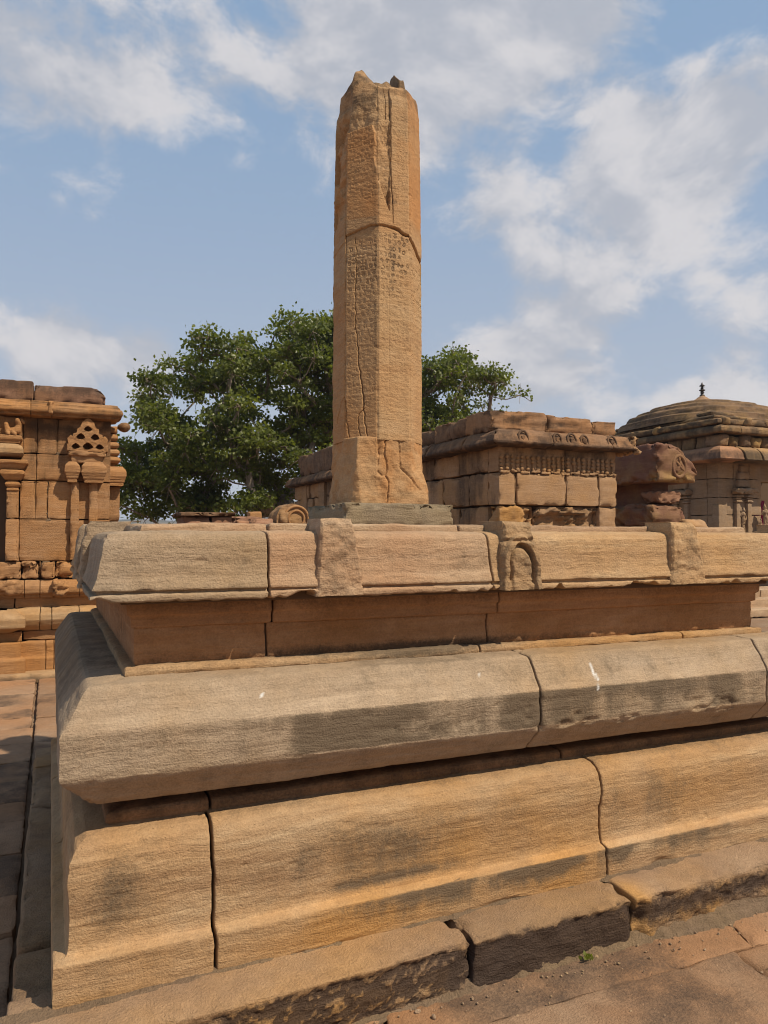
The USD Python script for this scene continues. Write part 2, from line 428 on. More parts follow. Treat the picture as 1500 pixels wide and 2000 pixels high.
def platform_stain_shade(V):
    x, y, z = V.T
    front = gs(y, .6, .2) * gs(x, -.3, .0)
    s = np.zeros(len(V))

    def streaks(t, seed, f=9.):
        return .5 * fbm(np.stack([t * f, z * 1.1, 0 * t + seed * 3.7], -1), 4, seed) + .5 * fbm(np.stack([t * f * .6, z * 5., 0 * t + seed * 1.7], -1), 4, seed + 9)
    st = streaks(x, 3)
    z0 = (z - .021 * np.clip(x, 0, W)) / (1 - .021 * np.clip(x, 0, W) / .86)      # height as if the foot were level
    cloud = fbm(np.stack([x * 6.5, z * 9, 0 * x + 3], -1), 5, 53)
    drip = .55 * fbm(np.stack([x * 16, z * 1.2, 0 * x + 5], -1), 4, 51) + .45 * cloud
    band = .55 * fbm(np.stack([x * 5.5, z * .7, 0 * x + 8], -1), 3, 52) + .45 * cloud
    # octagonal moulding: dark upright bands on the face, greyer slope above
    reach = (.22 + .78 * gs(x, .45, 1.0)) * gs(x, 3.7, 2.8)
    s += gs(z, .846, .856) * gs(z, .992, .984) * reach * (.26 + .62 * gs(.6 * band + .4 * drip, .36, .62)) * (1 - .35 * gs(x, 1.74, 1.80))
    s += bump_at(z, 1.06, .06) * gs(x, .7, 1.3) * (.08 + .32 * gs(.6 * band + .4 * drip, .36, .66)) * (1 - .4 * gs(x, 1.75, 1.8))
    s += gs(z, .845, .835) * gs(z, .72, .74) * .16 * gs(band, .35, .6)  # underside of the moulding: patchy shade painted into the colour
    # base: faint blotches on the face, soot hanging from the ledge over the foot
    face = gs(z0, .31, .42) * gs(z0, .64, .50)
    s += face * (.3 + .7 * gs(.5 * band + .5 * drip, .32, .70)) * (.42 * bump_at(x, .17, .13) + .46 * bump_at(x, 1.30, .42) + .26 * bump_at(x, .85, .3) + .40 * bump_at(x, 2.40, .3))
    s += bump_at(z0, .345, .022) * gs(drip, .35, .6) * (.55 * bump_at(x, 1.15, .45) + .2 * bump_at(x, 2.3, .5))
    s += gs(z0, .300, .292) * gs(z0, .17, .30) * (.20 + .80 * gs(drip, .34, .62)) * (.85 * bump_at(x, 1.62, .50) + .5 * bump_at(x, 2.35, .4) + .12)
    s += gs(z0, .300, .292) * gs(z0, .1, .2) * .08
    s += bump_at(z, .68, .03) * .35
    # neck: darker band under the cornice; ledge grime
    s += bump_at(z, 1.36, .035) * .2 + bump_at(z, 1.165, .022) * (.45 * bump_at(x, 1.3, .7) + .15)
    s += bump_at(z, 1.135, .02) * bump_at(x, 1.35, .28) * .4
    # cornice: grey streaks
    s += bump_at(z, 1.52, .09) * (.17 * gs(streaks(x, 12, 14.), .45, .62) + .16 * bump_at(x, 1.58, .1) + .10 * bump_at(x, .25, .25))
    s += bump_at(z, 1.425, .012) * .15
    s *= front
    # every side but the front is darker
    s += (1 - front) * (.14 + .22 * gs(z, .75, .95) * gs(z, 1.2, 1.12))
    return s


def platform_ochre(V):
    x, y, z = V.T
    f = gs(y, .6, .2)
    return f * (.85 * bump_at(z, .235 + .01 * x, .07) * (bump_at(x, .95, .28) + .8 * bump_at(x, 1.85, .2) + .5 * bump_at(x, .30, .12)) + .6 * bump_at(z, .17, .03) * bump_at(x, .15, .2)
                + .55 * bump_at(z, .45, .16) * (bump_at(x, 1.55, .35) + .6 * bump_at(x, 2.6, .4)) + .6 * bump_at(z, 1.135, .03) * bump_at(x, 2.3, .45)
                + .45 * bump_at(z, 1.24, .07) * (.4 + .6 * bump_at(x, .85, .3)) + .3 * bump_at(z, .70, .05))


def arris_wear_highlight(V):
    """rubbed pale arrises, with a highlight painted into the tone of ridge, slope and ledge"""
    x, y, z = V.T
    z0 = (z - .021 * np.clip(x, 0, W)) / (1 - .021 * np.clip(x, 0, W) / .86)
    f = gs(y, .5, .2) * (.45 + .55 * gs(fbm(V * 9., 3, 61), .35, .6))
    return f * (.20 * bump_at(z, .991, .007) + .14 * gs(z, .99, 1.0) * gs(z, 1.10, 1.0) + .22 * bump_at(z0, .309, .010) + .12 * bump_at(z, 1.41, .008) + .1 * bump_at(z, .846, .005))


def droppings(V):
    x, y, z = V.T
    w = np.zeros(len(V))
    for cx, cz, rx, rz in ((2.06, 1.05, .007, .024), (2.068, 1.02, .010, .010), (2.064, .985, .003, .034), (.655, 1.058, .006, .008), (1.52, 1.065, .006, .005)):
        jag = (noise(V * 160.) - .5) * .7
        w = np.maximum(w, gs(1.15 - np.sqrt(((x - cx) / rx) ** 2 + ((z - cz) / rz) ** 2) + jag, 0, .25))
    return w * gs(y, .3, .2) * (.45 + .5 * gs(noise(V * 90.), .2, .7))


PL = thing('pillar_platform', 'stepped moulded sandstone platform under the inscribed pillar', 'platform')


def course(name, pts, joints, mat, seed, ds=.008, du=.010, r=.006, disp=None, gap=.007, wob=.006, gaps=None, lifted=True, tones=None, sides=('left', 'right', 'back'), side_joints=(1.02, 2.0), re=.006, shape=None, mats=None):
    """one course of stones all round the platform: the corner stone turns to the left side"""
    fine = resample(pts, ds, r)
    coarse = resample(pts, max(ds * 3, .02), r * 1.5)
    disp = disp or stone_disp(seed=seed)
    J = [None] + list(joints) + [None]
    for i in range(len(J) - 1):
        a, b = J[i], J[i + 1]
        g = max((gaps or {}).get(i, gap), (gaps or {}).get(i - 1, gap)) if gaps else gap
        parts = course_grid(ring, 'front', fine, 0 if a is None else a, W if b is None else b, a is None, b is None, du, disp,
                            wobble(seed + i, wob), wobble(seed + i + 1, wob), g, re, lift if lifted else None)
        if i == 0:
            parts += course_grid(ring, 'left', resample(pts, ds * 1.6, r) if False else fine, 0, side_joints[0], True, False, .025, disp, None, wobble(seed + 40, wob), gap, re, lift if lifted else None)
        V, F = join(parts)
        if shape is not None:
            V = shape(V)
        tone = (tones[i] if tones else (noise(np.array([seed * 2.3, i * 1.9, .5])) - .5) * .22)
        put(name, V, F, (mats or {}).get(i, mat), PL, {'stain': platform_stain_shade(V), 'ochre': platform_ochre(V), 'tone': tone + arris_wear_highlight(V), 'white': droppings(V)})
    k = 0
    for s in sides:
        L = ring.side(s)[3]
        js = [side_joints[0] if s == 'left' else 0] + [x for x in side_joints[1:] if x < L] + [L]
        for a, b in zip(js[:-1], js[1:]):
            k += 1
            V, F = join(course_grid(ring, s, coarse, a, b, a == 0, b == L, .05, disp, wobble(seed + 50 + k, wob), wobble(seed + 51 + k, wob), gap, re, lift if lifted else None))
            put(name, V, F, mat, PL, {'stain': platform_stain_shade(V), 'ochre': 0., 'tone': (noise(np.array([seed * 2.3, k * 1.9, 7.5])) - .5) * .2})


# footing of rough low stones (each a rounded block, rough towards the front)
def footing():
    fr = [(-.125, 1.343, 'footing_stone', .05), (1.352, 2.062, 'footing_stone', -.12), (2.074, 3.02, 'footing_stone', .10), (3.03, 3.62, 'footing_stone', .0)]
    for i, (a, b, mat, tone) in enumerate(fr):
        V, F = rbox((a, -.19, -.05), (b, .13, .168), r=.010, s=.0095, amp=.005, freq=5., seed=20 + i, chip=.012, grit=.002, maxn=170)
        x, y, z = V.T
        face = gs(y, -.10, -.16) * gs(z, .172, .13)
        V = V.copy()
        n1 = .6 * fbm(V * np.array([62, 62, 80.]) + i * 9, 4, 77 + i) + .4 * fbm(V * np.array([18, 18, 24.]) + i * 9, 3, 87 + i)
        n2 = fbm(V * np.array([9, 9, 14.]) + i * 9, 3, 78 + i)
        V[:, 1] += face * ((.5 - n1) * (.042 if i != 1 else .026) + (.5 - n2) * .035 + .010)
        V[:, 2] += .021 * np.clip(x, 0, 3.6) - .008 * gs(y, -.09, -.19) + (fbm(V * 5., 3, 31) - .5) * .008
        if i == 2:
            V[:, 1] += .03 * bump_at(x, 2.09, .03) * gs(z, .2, .06)
        x, y, z = V.T
        dk = face * (gs(n1, .60, .44) * .60 + (.55 if i == 1 else .22)) * (1 if i != 0 else gs(x, .25, .7) * .9 + .25)
        if i == 2:
            dk = face * (.40 * bump_at(z - .021 * x, .10, .04) + .22 * gs(n1, .6, .42)) + .1 * face
        oc = face * gs(n2, .45, .6) * (0 if i == 1 else .7) + (.8 * bump_at(x, 2.10, .05) * gs(y, 0, -.1) if i == 2 else 0)
        put('footing_stone', V, F, mat, PL, {'stain': dk, 'ochre': oc, 'tone': tone + .18 * gs(z - .021 * x, .145, .165)})
    for i, (a, b) in enumerate([(.14, .485), (.50, 2.03), (2.05, 3.3)]):
        V, F = rbox((-.118 + .006 * i, a, -.05), (.13, b, .15 - .015 * (i == 0)), r=.02, s=.03, amp=.012, freq=5., seed=30 + i, chip=.012)
        put('footing_stone', V, F, 'footing_stone', PL, {'stain': .12, 'tone': -.05})
    for i, (lo, hi) in enumerate([((3.33, .13, -.05), (3.62, 1.6, .21)), ((3.33, 1.62, -.05), (3.62, 3.06, .21)), ((-.1, 2.8, -.05), (1.6, 3.06, .16)), ((1.62, 2.8, -.05), (3.33, 3.06, .18))]):
        block('footing_stone', lo, hi, 'footing_stone', PL, 36 + i, r=.02, s=.1, amp=.012)


footing()
# base stones: foot fascia, hollowed face with a round shoulder
base_pts = [(.03, .150), (.004, .155), (.0, .165), (.0, .296), (.003, .300), (.038, .308), (.045, .335), (.046, .42), (.038, .52), (.044, .585), (.064, .628), (.095, .646), (.19, .652)]


def base_shape(V):
    V = V.copy()
    x, y, z = V.T
    low = gs(z - .021 * x, .20, .15)
    V[:, 2] += low * (fbm(np.stack([x * 5, y * 5, 0 * x], 1), 4, 12) - .42) * .05
    hit = bump_at(x, 2.37, .05) * gs(z, .26, .20) * gs(y, .1, .0)
    V[:, 1] += .03 * hit * gs(noise(V * 30.), .2, .6)
    return V


course('base_stone', base_pts, (.49, 2.09), 'sandstone_buff', 1, gaps={0: .011, 1: .006}, gap=.006, wob=.011, tones=(.03, .0, .05), shape=base_shape, r=.0032, ds=.0065)
course('neck_stone', [(.17, .64), (.158, .652), (.156, .66), (.156, .682), (.165, .690), (.30, .694)], (.50, 1.98), 'neck_orange', 2, du=.02, tones=(-.1, -.15, -.1), gap=.01)
tor_pts = [(.34, .733), (.120, .733), (.110, .735), (.017, .836), (.013, .843), (.011, .852), (.011, .985), (.014, .996), (.088, 1.112), (.100, 1.120), (.235, 1.124)]


def torus_shape(V):
    V = V.copy()
    x, y, z = V.T
    spall = gs(fbm(V * np.array([9, 9, 13.]), 4, 91), .56, .66) * bump_at(z, .86, .05) * gs(x, .9, 1.2) * gs(y, .2, .1)
    V[:, 1] += .012 * spall
    pits = gs(noise(V * 42. + 3), .72, .9) * bump_at(z, .91, .07) * gs(x, .75, 1.1) * gs(x, 2.2, 1.7)
    V[:, 1] += .009 * pits
    return V


course('moulding_stone', tor_pts, (1.777, 3.03), 'sandstone_grey', 3, tones=(.02, .0, .03), r=.003, gap=.008, wob=.006, shape=torus_shape)
course('ledge_stone', [(.25, 1.116), (.219, 1.119), (.216, 1.124), (.216, 1.146), (.220, 1.153), (.28, 1.157)], (1.62, 2.72), 'sandstone_buff', 4, du=.014, tones=(.05, .12, .05), gap=.008,
       disp=stone_disp(low=.006, bed=.003, grit=.003, chip=.06, seed=4))
course('neck_wall_stone', [(.255, 1.152), (.250, 1.158), (.250, 1.279), (.252, 1.284)], (.72, 1.675), 'neck_orange', 5, du=.02, tones=(-.05, -.12, .02), gap=.007, wob=.006)
course('fillet_stone', [(.25, 1.281), (.237, 1.283), (.236, 1.287), (.236, 1.322), (.232, 1.327), (.222, 1.329), (.221, 1.333), (.221, 1.384)], (.74, 1.72), 'neck_orange', 6, du=.02, tones=(-.12, -.08, .03), gap=.006, r=.003)
kap_pts = [(.26, 1.386), (.125, 1.384), (.101, 1.386), (.096, 1.390), (.096, 1.406), (.100, 1.411), (.114, 1.412), (.117, 1.416), (.114, 1.421), (.102, 1.4225), (.101, 1.428), (.107, 1.442), (.117, 1.468), (.125, 1.51), (.130, 1.56), (.137, 1.595), (.152, 1.614), (.178, 1.623), (.30, 1.628)]


def lip_shape(V):
    V = V.copy()
    x, y, z = V.T
    low = gs(z, 1.412, 1.39)
    t = np.where(y < .45, x, y)
    V[:, 2] += low * np.maximum(0, fbm(np.stack([t * 16, 0 * t, 0 * t + 4], 1), 4, 15) - .49) * .07 + low * (fbm(np.stack([t * 60, 0 * t, 0 * t + 9], 1), 3, 16) - .5) * .006
    return V


course('cornice_stone', kap_pts, (.696, 1.615, 2.60), 'sandstone_buff', 7, ds=.0045, du=.012, r=.0022, tones=(-.04, .03, .08, .06), gap=.007, wob=.006, shape=lip_shape, lifted=False, mats={0: 'sandstone_grey', 1: 'sandstone_pink'},
       disp=stone_disp(low=.006, bed=.0025, grit=.0022, chip=.05, seed=7))
course('capping_slab', [(.30, 1.60), (.270, 1.605), (.267, 1.612), (.267, 1.645), (.274, 1.652), (.60, 1.655)], (.735, 1.555, 2.60), 'sandstone_pink', 8, du=.016, tones=(.02, .0, -.1, .0), lifted=False, wob=.008, gap=.009,
       disp=stone_disp(low=.006, bed=.003, grit=.003, chip=.07, seed=8), shape=lambda V: V + np.stack([0 * V[:, 0], 0 * V[:, 0], gs(V[:, 2], 1.63, 1.65) * (fbm(V * np.array([4., 4, 0]), 3, 5) - .5) * .016], 1))
for nm, o, z0, z1 in (('core_fill', .20, -.04, .66), ('core_fill', .32, .60, .75), ('core_fill', .14, .745, 1.11), ('core_fill', .27, 1.10, 1.36), ('core_fill', .20, 1.37, 1.60)):
    V, F = rbox((o, o, z0), (W - o, D - o, z1), r=.005, s=1.0, amp=0, chip=0)
    put(nm, V, F, 'dark_core', PL, flat=True)
for i, (x0, x1, y0, y1) in enumerate([(.56, 1.6, .55, 1.5), (1.62, 2.9, .55, 1.5), (.56, 1.6, 1.52, 2.4), (1.62, 2.9, 1.52, 2.4)]):
    block('floor_slab', (x0, y0, 1.5), (x1, y1, 1.648), 'sandstone_pink', PL, 60 + i, r=.01, s=.1, amp=.004)


def relief(name, side, u_c, half_b, half_t, z0, z1, out, mat, parent, seed, h=None, n=54, m=66, tone=0.):
    """a rough boss standing on the cornice: a height field over a trapezoid, its flanks going back into the stone"""
    start, along, inward, L = ring.side(side)
    start, along, inward = (np.array([*a, 0.0]) for a in (start, along, inward))
    s = np.concatenate([[-1, -1, -1], np.linspace(-1, 1, n), [1, 1, 1]])
    t = np.concatenate([np.linspace(0, 1, m), [1, 1, 1]])
    back_s = np.concatenate([[.16, .06, .02], np.zeros(n), [.02, .06, .16]])
    back_t = np.concatenate([np.zeros(m), [.03, .09, .2]])
    S, T = np.meshgrid(s, t, indexing='ij')
    half = half_b + (half_t - half_b) * T
    off0 = np.interp(T, np.linspace(0, 1, len(out)), out)
    U = u_c + S * half
    Z = z0 + (z1 - z0) * T
    OFF = off0 + np.maximum(back_s[:, None], back_t[None])
    core = (back_s[:, None] == 0) & (back_t[None] == 0)
    if h is not None:
        OFF = OFF - np.where(core, h(S, T), 0)
    rnd = np.maximum(gs(np.abs(S), .86, 1.0), gs(T, .93, 1.0)) * .012
    OFF = OFF + rnd
    P = ring.o + start + U[..., None] * along + OFF[..., None] * inward + Z[..., None] * np.array([0, 0, 1.0])
    q = P + seed * 3.3
    P = P - inward * ((fbm(q * 26., 4, seed) - .5) * .022 * np.where(core, 1, .4))[..., None]
    P = P + along * ((fbm(q * 14., 3, seed + 2) - .5) * .022)[..., None]
    P[..., 2] += (fbm(q * 12., 3, seed + 3) - .5) * .014
    flip = np.dot(np.cross(along, [0, 0, 1.0]), -inward) < 0
    V, F = grid(P, flip)
    put(name, V, F, mat, parent, {'tone': tone, 'stain': .10 + .14 * gs(fbm(V * 12., 3, seed), .45, .65)})


def arch(S, T):
    """horseshoe window: a raised band round a disc, a block above, curls on the flanks"""
    x, z = S * .95, (T - .36) * 2.05
    r = np.sqrt(x * x + (z * 1.0) ** 2)
    r = np.where(z < 0, np.maximum(np.abs(x), .0 + 0 * r), r)
    groove = bump_at(r, .56, .075) * gs(z, -.62, -.40) * (.35 + .65 * gs(x, -.3, .45))
    band = gs(r, .60, .66) * gs(r, .98, .86)
    disc = gs(r, .52, .40)
    waist = bump_at(T, .71, .035)
    return .016 * band + .010 * disc - .032 * groove - .012 * waist


BOSS = [.088, .094, .098, .100, .104, .112, .125]
relief('cornice_boss', 'front', .958, .098, .062, 1.388, 1.672, BOSS, 'sandstone_pink', PL, 1, tone=.02)
relief('cornice_boss', 'front', 1.745, .105, .066, 1.386, 1.668, BOSS, 'sandstone_buff', PL, 2, h=arch, n=90, m=110, tone=-.10)
relief('cornice_boss', 'front', 2.645, .108, .070, 1.390, 1.672, BOSS, 'sandstone_buff', PL, 3, tone=.06)
relief('cornice_boss', 'front', 3.37, .09, .07, 1.390, 1.665, BOSS, 'sandstone_buff', PL, 4)
relief('cornice_boss', 'left', .958, .085, .062, 1.388, 1.668, BOSS, 'sandstone_grey', PL, 5, n=30, m=40)
relief('cornice_boss', 'left', 1.745, .085, .062, 1.388, 1.668, BOSS, 'sandstone_grey', PL, 6, n=30, m=40)

# ------------------------------------------------------------------ the inscribed pillar
PI_ = thing('inscribed_pillar', 'tall broken octagonal sandstone pillar carved with lines of old script', 'pillar')
PC = np.array([1.683, 1.46])
AP = .2395                         # apothem of the octagon; one face is 2*AP*tan(22.5) wide
TAN = math.tan(math.radians(22.5))


def glyph_points(width, z0, z1, pitch, gw, seed, slope=0.0):
    """strokes of the carved script on one face as points (u, z): rounded letters, hooks and loops in level lines"""
    rng = np.random.default_rng(seed)
    lib = []
    for k in range(26):
        st = []
        for _ in range(rng.integers(2, 4)):
            kind = rng.integers(0, 4)
            cx, cy = rng.uniform(.3, .7), rng.uniform(.25, .75)
            if kind == 0:
                a = np.linspace(0, 2 * math.pi * rng.uniform(.6, 1.0), 16) + rng.uniform(0, 6)
                rr = rng.uniform(.16, .28)
                st.append(np.stack([cx + rr * np.cos(a), cy + rr * np.sin(a)], 1))
            elif kind == 1:
                a = np.linspace(0, math.pi * rng.uniform(.7, 1.2), 14) + rng.uniform(0, 6)
                st.append(np.stack([.5 + .38 * np.cos(a), .5 + .40 * np.sin(a)], 1))
            elif kind == 2:
                t = np.linspace(0, 1, 12)
                st.append(np.stack([cx + .1 * np.sin(t * 5), .05 + .9 * t], 1))
            else:
                t = np.linspace(0, 1, 10)
                st.append(np.stack([.1 + .75 * t, np.full(10, rng.choice([.12, .5, .9])) + .06 * np.sin(t * 6)], 1))
        lib.append(np.vstack(st))
    out = []
    z = z1
    while z > z0:
        u = -width / 2 + .006 + rng.uniform(0, .01)
        while u < width / 2 - gw * .8:
            g = lib[rng.integers(0, len(lib))]
            w, h = gw * rng.uniform(.75, 1.0), pitch * rng.uniform(.62, .82)
            if rng.random() < .88:
                out.append(np.stack([u + g[:, 0] * w, z + g[:, 1] * h + slope * u + rng.uniform(-.006, .006)], 1))
            u += gw * rng.uniform(.80, 1.30)
        z -= pitch * rng.uniform(.9, 1.15)
    return np.vstack(out)


def seg_dist(U, Z, pts, jag=0.0, seed=0):
    """distance of (U, Z) to a broken line, with the line made ragged"""
    if jag:
        U = U + jag * (fbm(np.stack([Z * 30, U * 0 + seed, U * 0], -1), 4, seed) - .5) * 2
    d = np.full(U.shape, 9.)
    for (a, b), (c, e) in zip(pts[:-1], pts[1:]):
        t = np.clip(((U - a) * (c - a) + (Z - b) * (e - b)) / max((c - a) ** 2 + (e - b) ** 2, 1e-9), 0, 1)
        d = np.minimum(d, np.hypot(U - a - t * (c - a), Z - b - t * (e - b)))
    return d


def make_pillar():
    face_w = 2 * AP * TAN
    # faces counted from the front: 0 front, 1 front right, 2 right ... 7 front left, 6 left
    fine, coarse = .0023, .012
    cols = []
    for f in range(8):
        st = fine if f in (0, 7) else .0028 if f in (1, 6) else coarse
        n = max(int(face_w / st), 4)
        cols += [(f, u) for u in (np.arange(n) / n - .5) * face_w]
    face = np.array([c[0] for c in cols])
    u = np.array([c[1] for c in cols])
    zz = np.arange(2.128, 4.36, .0026)
    t_z = zz[:, None] + 0 * u[None]
    Fm = np.broadcast_to(face, t_z.shape)
    Um = np.broadcast_to(u, t_z.shape)
    # broken crown: height of the top over each corner of the octagon (start of face f at u = -w/2)
    tops = np.array([4.13, 4.125, 4.15, 4.20, 4.20, 4.19, 4.165, 4.262])
    fr = u / face_w + .5
    ztop = tops[face] * (1 - fr) + tops[(face + 1) % 8] * fr
    ztop = ztop + (fbm(np.stack([face + fr, 0 * u, 0 * u], 1) * 3.1, 4, 3) - .5) * .034
    w = int(.075 / fine)
    ztop = np.convolve(np.concatenate([ztop[-w:], ztop, ztop[:w]]), np.hanning(2 * w + 1) / np.hanning(2 * w + 1).sum(), 'valid')
    Z = np.where(t_z > 4.0, 4.0 + (t_z - 4.0) * ((ztop[None] - 4.0) / .36), t_z)
    ap = np.interp(Z, [2.12, 3.3, 3.70, 3.95, 4.05, 4.30], [AP, .2365, .231, .228, .224, .219])
    ang = face * math.pi / 4
    nx, ny = np.sin(ang), -np.cos(ang)
    tx, ty = np.cos(ang), np.sin(ang)
    sc = ap / AP
    X = nx[None] * ap + tx[None] * Um * sc
    Y = ny[None] * ap + ty[None] * Um * sc
    P = np.stack([X + PC[0], Y + PC[1], Z], -1)
    # worn corners
    cdist = face_w / 2 - np.abs(Um)
    h = -.007 * np.exp(-(cdist / .006) ** 2) - .03 * np.exp(-(cdist / .012) ** 2) * np.maximum(0, fbm(P * np.array([9, 9, 16.]), 4, 4) - .52)
    upper = gs(Z, 3.36, 3.40)
    up_all = Z > 3.345
    h = h + .006 * (fbm(P * 4., 3, 5) - .5) + .0016 * (fbm(P * np.array([50, 50, 80.]), 3, 6) - .5) * 2
    # script
    text = np.zeros(Z.shape)
    for f, (z0, z1, sl, ph) in {0: (2.32, 3.235, -.09, .036), 7: (2.30, 3.20, .02, .036), 1: (2.3, 3.12, -.08, .036)}.items():
        sel = Fm == f
        gp = glyph_points(face_w * .97, z0, z1, ph, .027, 40 + f, sl)
        d = cKDTree(gp).query(np.stack([Um[sel], Z[sel]], 1), distance_upper_bound=.02)[0]
        text[sel] = np.exp(-(np.minimum(d, .02) / .0030) ** 2)
        gp = glyph_points(face_w * .97, 3.42, 3.90, ph, .024, 140 + f, 0)
        d = cKDTree(gp).query(np.stack([Um[sel], Z[sel]], 1), distance_upper_bound=.02)[0]
        text[sel] += .45 * np.exp(-(np.minimum(d, .02) / .0030) ** 2)
    wear = .35 + .65 * gs(Z, 2.35, 3.0)
    wear = wear * (.55 + .45 * gs(fbm(P * 5., 3, 7), .35, .6))
    # flaked zones of the upper length
    left_flake = ((Fm == 7) & (Z > 3.855 + .03 * (Um / face_w) + .012 * (fbm(P * 20., 3, 8) - .5))) * 1.0
    left_flake = np.where((Fm == 6), gs(Z, 3.78, 3.90) * gs(Um, -.03, .09) * .35, left_flake)
    edge_line = np.interp(Z, [3.30, 3.50, 3.60, 3.66, 3.75, 3.82, 3.88, 4.0, 4.3], [.12, .104, .088, .078, .086, .082, .062, .03, .0]) - face_w / 2 * 0
    ragged = .011 * (fbm(np.stack([Z * 22, 0 * Z, 0 * Z], -1), 4, 9) - .5) * 2
    cent_f0 = gs((-face_w / 2 + np.interp(Z, [3.34, 3.40, 3.50, 3.62, 3.8, 4.1], [.065, .075, .072, .078, .080, .082]) + ragged) - Um, -.002, .003) * (Fm == 0) * gs(Um + face_w / 2, np.interp(Z, [3.34, 3.48, 3.60], [.085, .03, -.02]), np.interp(Z, [3.34, 3.48, 3.60], [.095, .04, -.01]))
    cent_f7 = gs(Um - (edge_line + ragged), -.002, .004) * (Fm == 7) * gs(Z, 3.42, 3.52)
    flake = np.maximum(np.maximum(cent_f0 * .8, cent_f7 * .85), np.where(Fm == 7, left_flake, left_flake * .6))
    rubble = (fbm(P * np.array([14, 14, 9.]), 5, 10) - .5)
    h = h - flake * (.024 + .050 * rubble) - np.where(flake > .2, 0, 1) * .0038 * text * wear
    # shoulder of the broken head
    head = gs(Z - ztop[None], -.11, .0)
    h = h - head * (.030 * (Fm == 7) + .004 * (Fm == 6) + .006 * (Fm == 0) + .010) - gs(Z, 3.95, 4.1) * .03 * (fbm(P * 11., 4, 11) - .46)
    h = h - gs(Z - ztop[None], -.045, .0) ** 2 * .035
    # the break: the lower length is dressed back under the lip of the upper one
    zb = np.where(Fm == 7, 3.272 + .030 * gs(Um, -.09, .05), np.where(Fm == 0, 3.302 - .035 * gs(Um, -.01, face_w / 2), np.where(Fm == 1, 3.262 - .085 * (Um / face_w + .5), 3.22 + .03 * (Um / face_w))))
    zb = zb + .007 * (fbm(np.stack([Um * 45, Fm * 1.0, 0 * Um], -1), 4, 12) - .5) * 2
    dz = Z - zb
    on = np.isin(Fm, (7, 0, 1)) * 1.0 + .35 * (Fm == 6)
    h = h - on * .0085 * gs(dz, .001, -.003) * gs(dz, -.22, -.02)
    right_gap = np.where(Fm == 1, 1.0, np.where(Fm == 0, .35 + .65 * gs(Um, -.04, .03), np.where(Fm == 7, .3, .1)))
    h = h - on * .020 * right_gap * np.exp(-((dz + .004) / .0055) ** 2)
    # long cracks
    c7 = [(-.036, 3.25), (-.032, 3.12), (-.038, 2.98), (-.036, 2.85), (-.028, 2.70), (-.016, 2.55), (.004, 2.42), (.014, 2.33), (.022, 2.22), (.040, 2.13)]
    w7 = np.interp(Z, [2.1, 2.35, 2.48, 2.6, 3.3], [.0022, .0048, .0040, .0026, .0016])
    d7 = seg_dist(Um, Z, c7, .007, 1)
    h = h - (Fm == 7) * .016 * np.exp(-(d7 / (.7 * w7)) ** 2)
    h = h - (Fm == 7) * .0025 * gs(Um - np.interp(Z, [p[1] for p in c7[::-1]], [p[0] for p in c7[::-1]]), 0, .004) * gs(Z, 3.28, 3.2)
    d0 = seg_dist(Um, Z, [(-.022, 4.25), (-.020, 3.95), (-.018, 3.80), (-.019, 3.62), (-.012, 3.46), (-.006, 3.32)], .004, 2)
    h = h - (Fm == 0) * .014 * np.exp(-(d0 / np.interp(Z, [3.3, 3.6, 4.1], [.0012, .002, .0026])) ** 2)
    d0 = seg_dist(Um, Z, [(-.035, 3.25), (-.032, 3.0), (-.030, 2.6), (-.028, 2.3)], .002, 3)
    h = h - (Fm == 0) * .002 * np.exp(-(d0 / .002) ** 2)
    for f, pts in ((6, [(.09, 2.37), (.05, 2.34), (.02, 2.29), (-.02, 2.24)]), (7, [(-.09, 2.35), (-.085, 2.25), (-.07, 2.15)]), (7, [(.02, 2.30), (-.01, 2.27), (-.015, 2.2), (.0, 2.14)]), (0, [(-.08, 4.15), (-.05, 4.02), (-.045, 3.9)])):
        h = h - (Fm == f) * .010 * np.exp(-(seg_dist(Um, Z, pts, .008, f) / .0022) ** 2)
    h = h - (Fm == 6) * (.006 * gs(Z, 3.52, 3.56) + .006 * gs(Z, 3.72, 3.78) + .012 * gs(Z, 3.84, 3.87)) * (.5 + gs(fbm(P * np.array([6, 6, 8.]), 3, 33), .3, .6) * .7)
    # spalled left arris and rough left face
    h = h - (Fm == 6) * (.010 * (fbm(P * np.array([9, 9, 14.]), 4, 13) - .5) + .03 * gs(fbm(P * np.array([5, 5, 4.5]), 4, 14), .52, .66) * gs(Z, 3.2, 3.5))
    # towards the broken head the worn faces run into one another
    kk = gs(Z, 3.80, 4.0)
    win = 21
    hw = np.concatenate([h[:, -win:], h, h[:, :win]], 1)
    cs = np.cumsum(np.concatenate([np.zeros((len(h), 1)), hw], 1), 1)
    hs = ((cs[:, 2 * win + 1:] - cs[:, :-2 * win - 1]) / (2 * win + 1))
    h = h * (1 - .75 * gs(Z, 3.9, 4.08)) + hs * .75 * gs(Z, 3.9, 4.08)
    rl = np.hypot(X, Y)
    P[..., 0] += (nx[None] * (1 - kk) + X / rl * kk) * h
    P[..., 1] += (ny[None] * (1 - kk) + Y / rl * kk) * h
    # lean the whole crown's corners in
    V, Fc = grid(np.concatenate([P, P[:, :1]], 1))
    dark = .05 + .34 * bump_at(Um, face_w / 2, .022) * (Fm == 7) * gs(Z, 2.2, 2.7) * gs(Z, 4.1, 3.5) + .20 * (Fm == 0) * bump_at(Um, -.012, .035) * gs(Z, 2.75, 3.0) * gs(Z, 3.3, 3.25) + .16 * (Fm == 0) * bump_at(Um, -.01, .03) * gs(Z, 3.33, 3.4) * gs(Z, 3.7, 3.5)
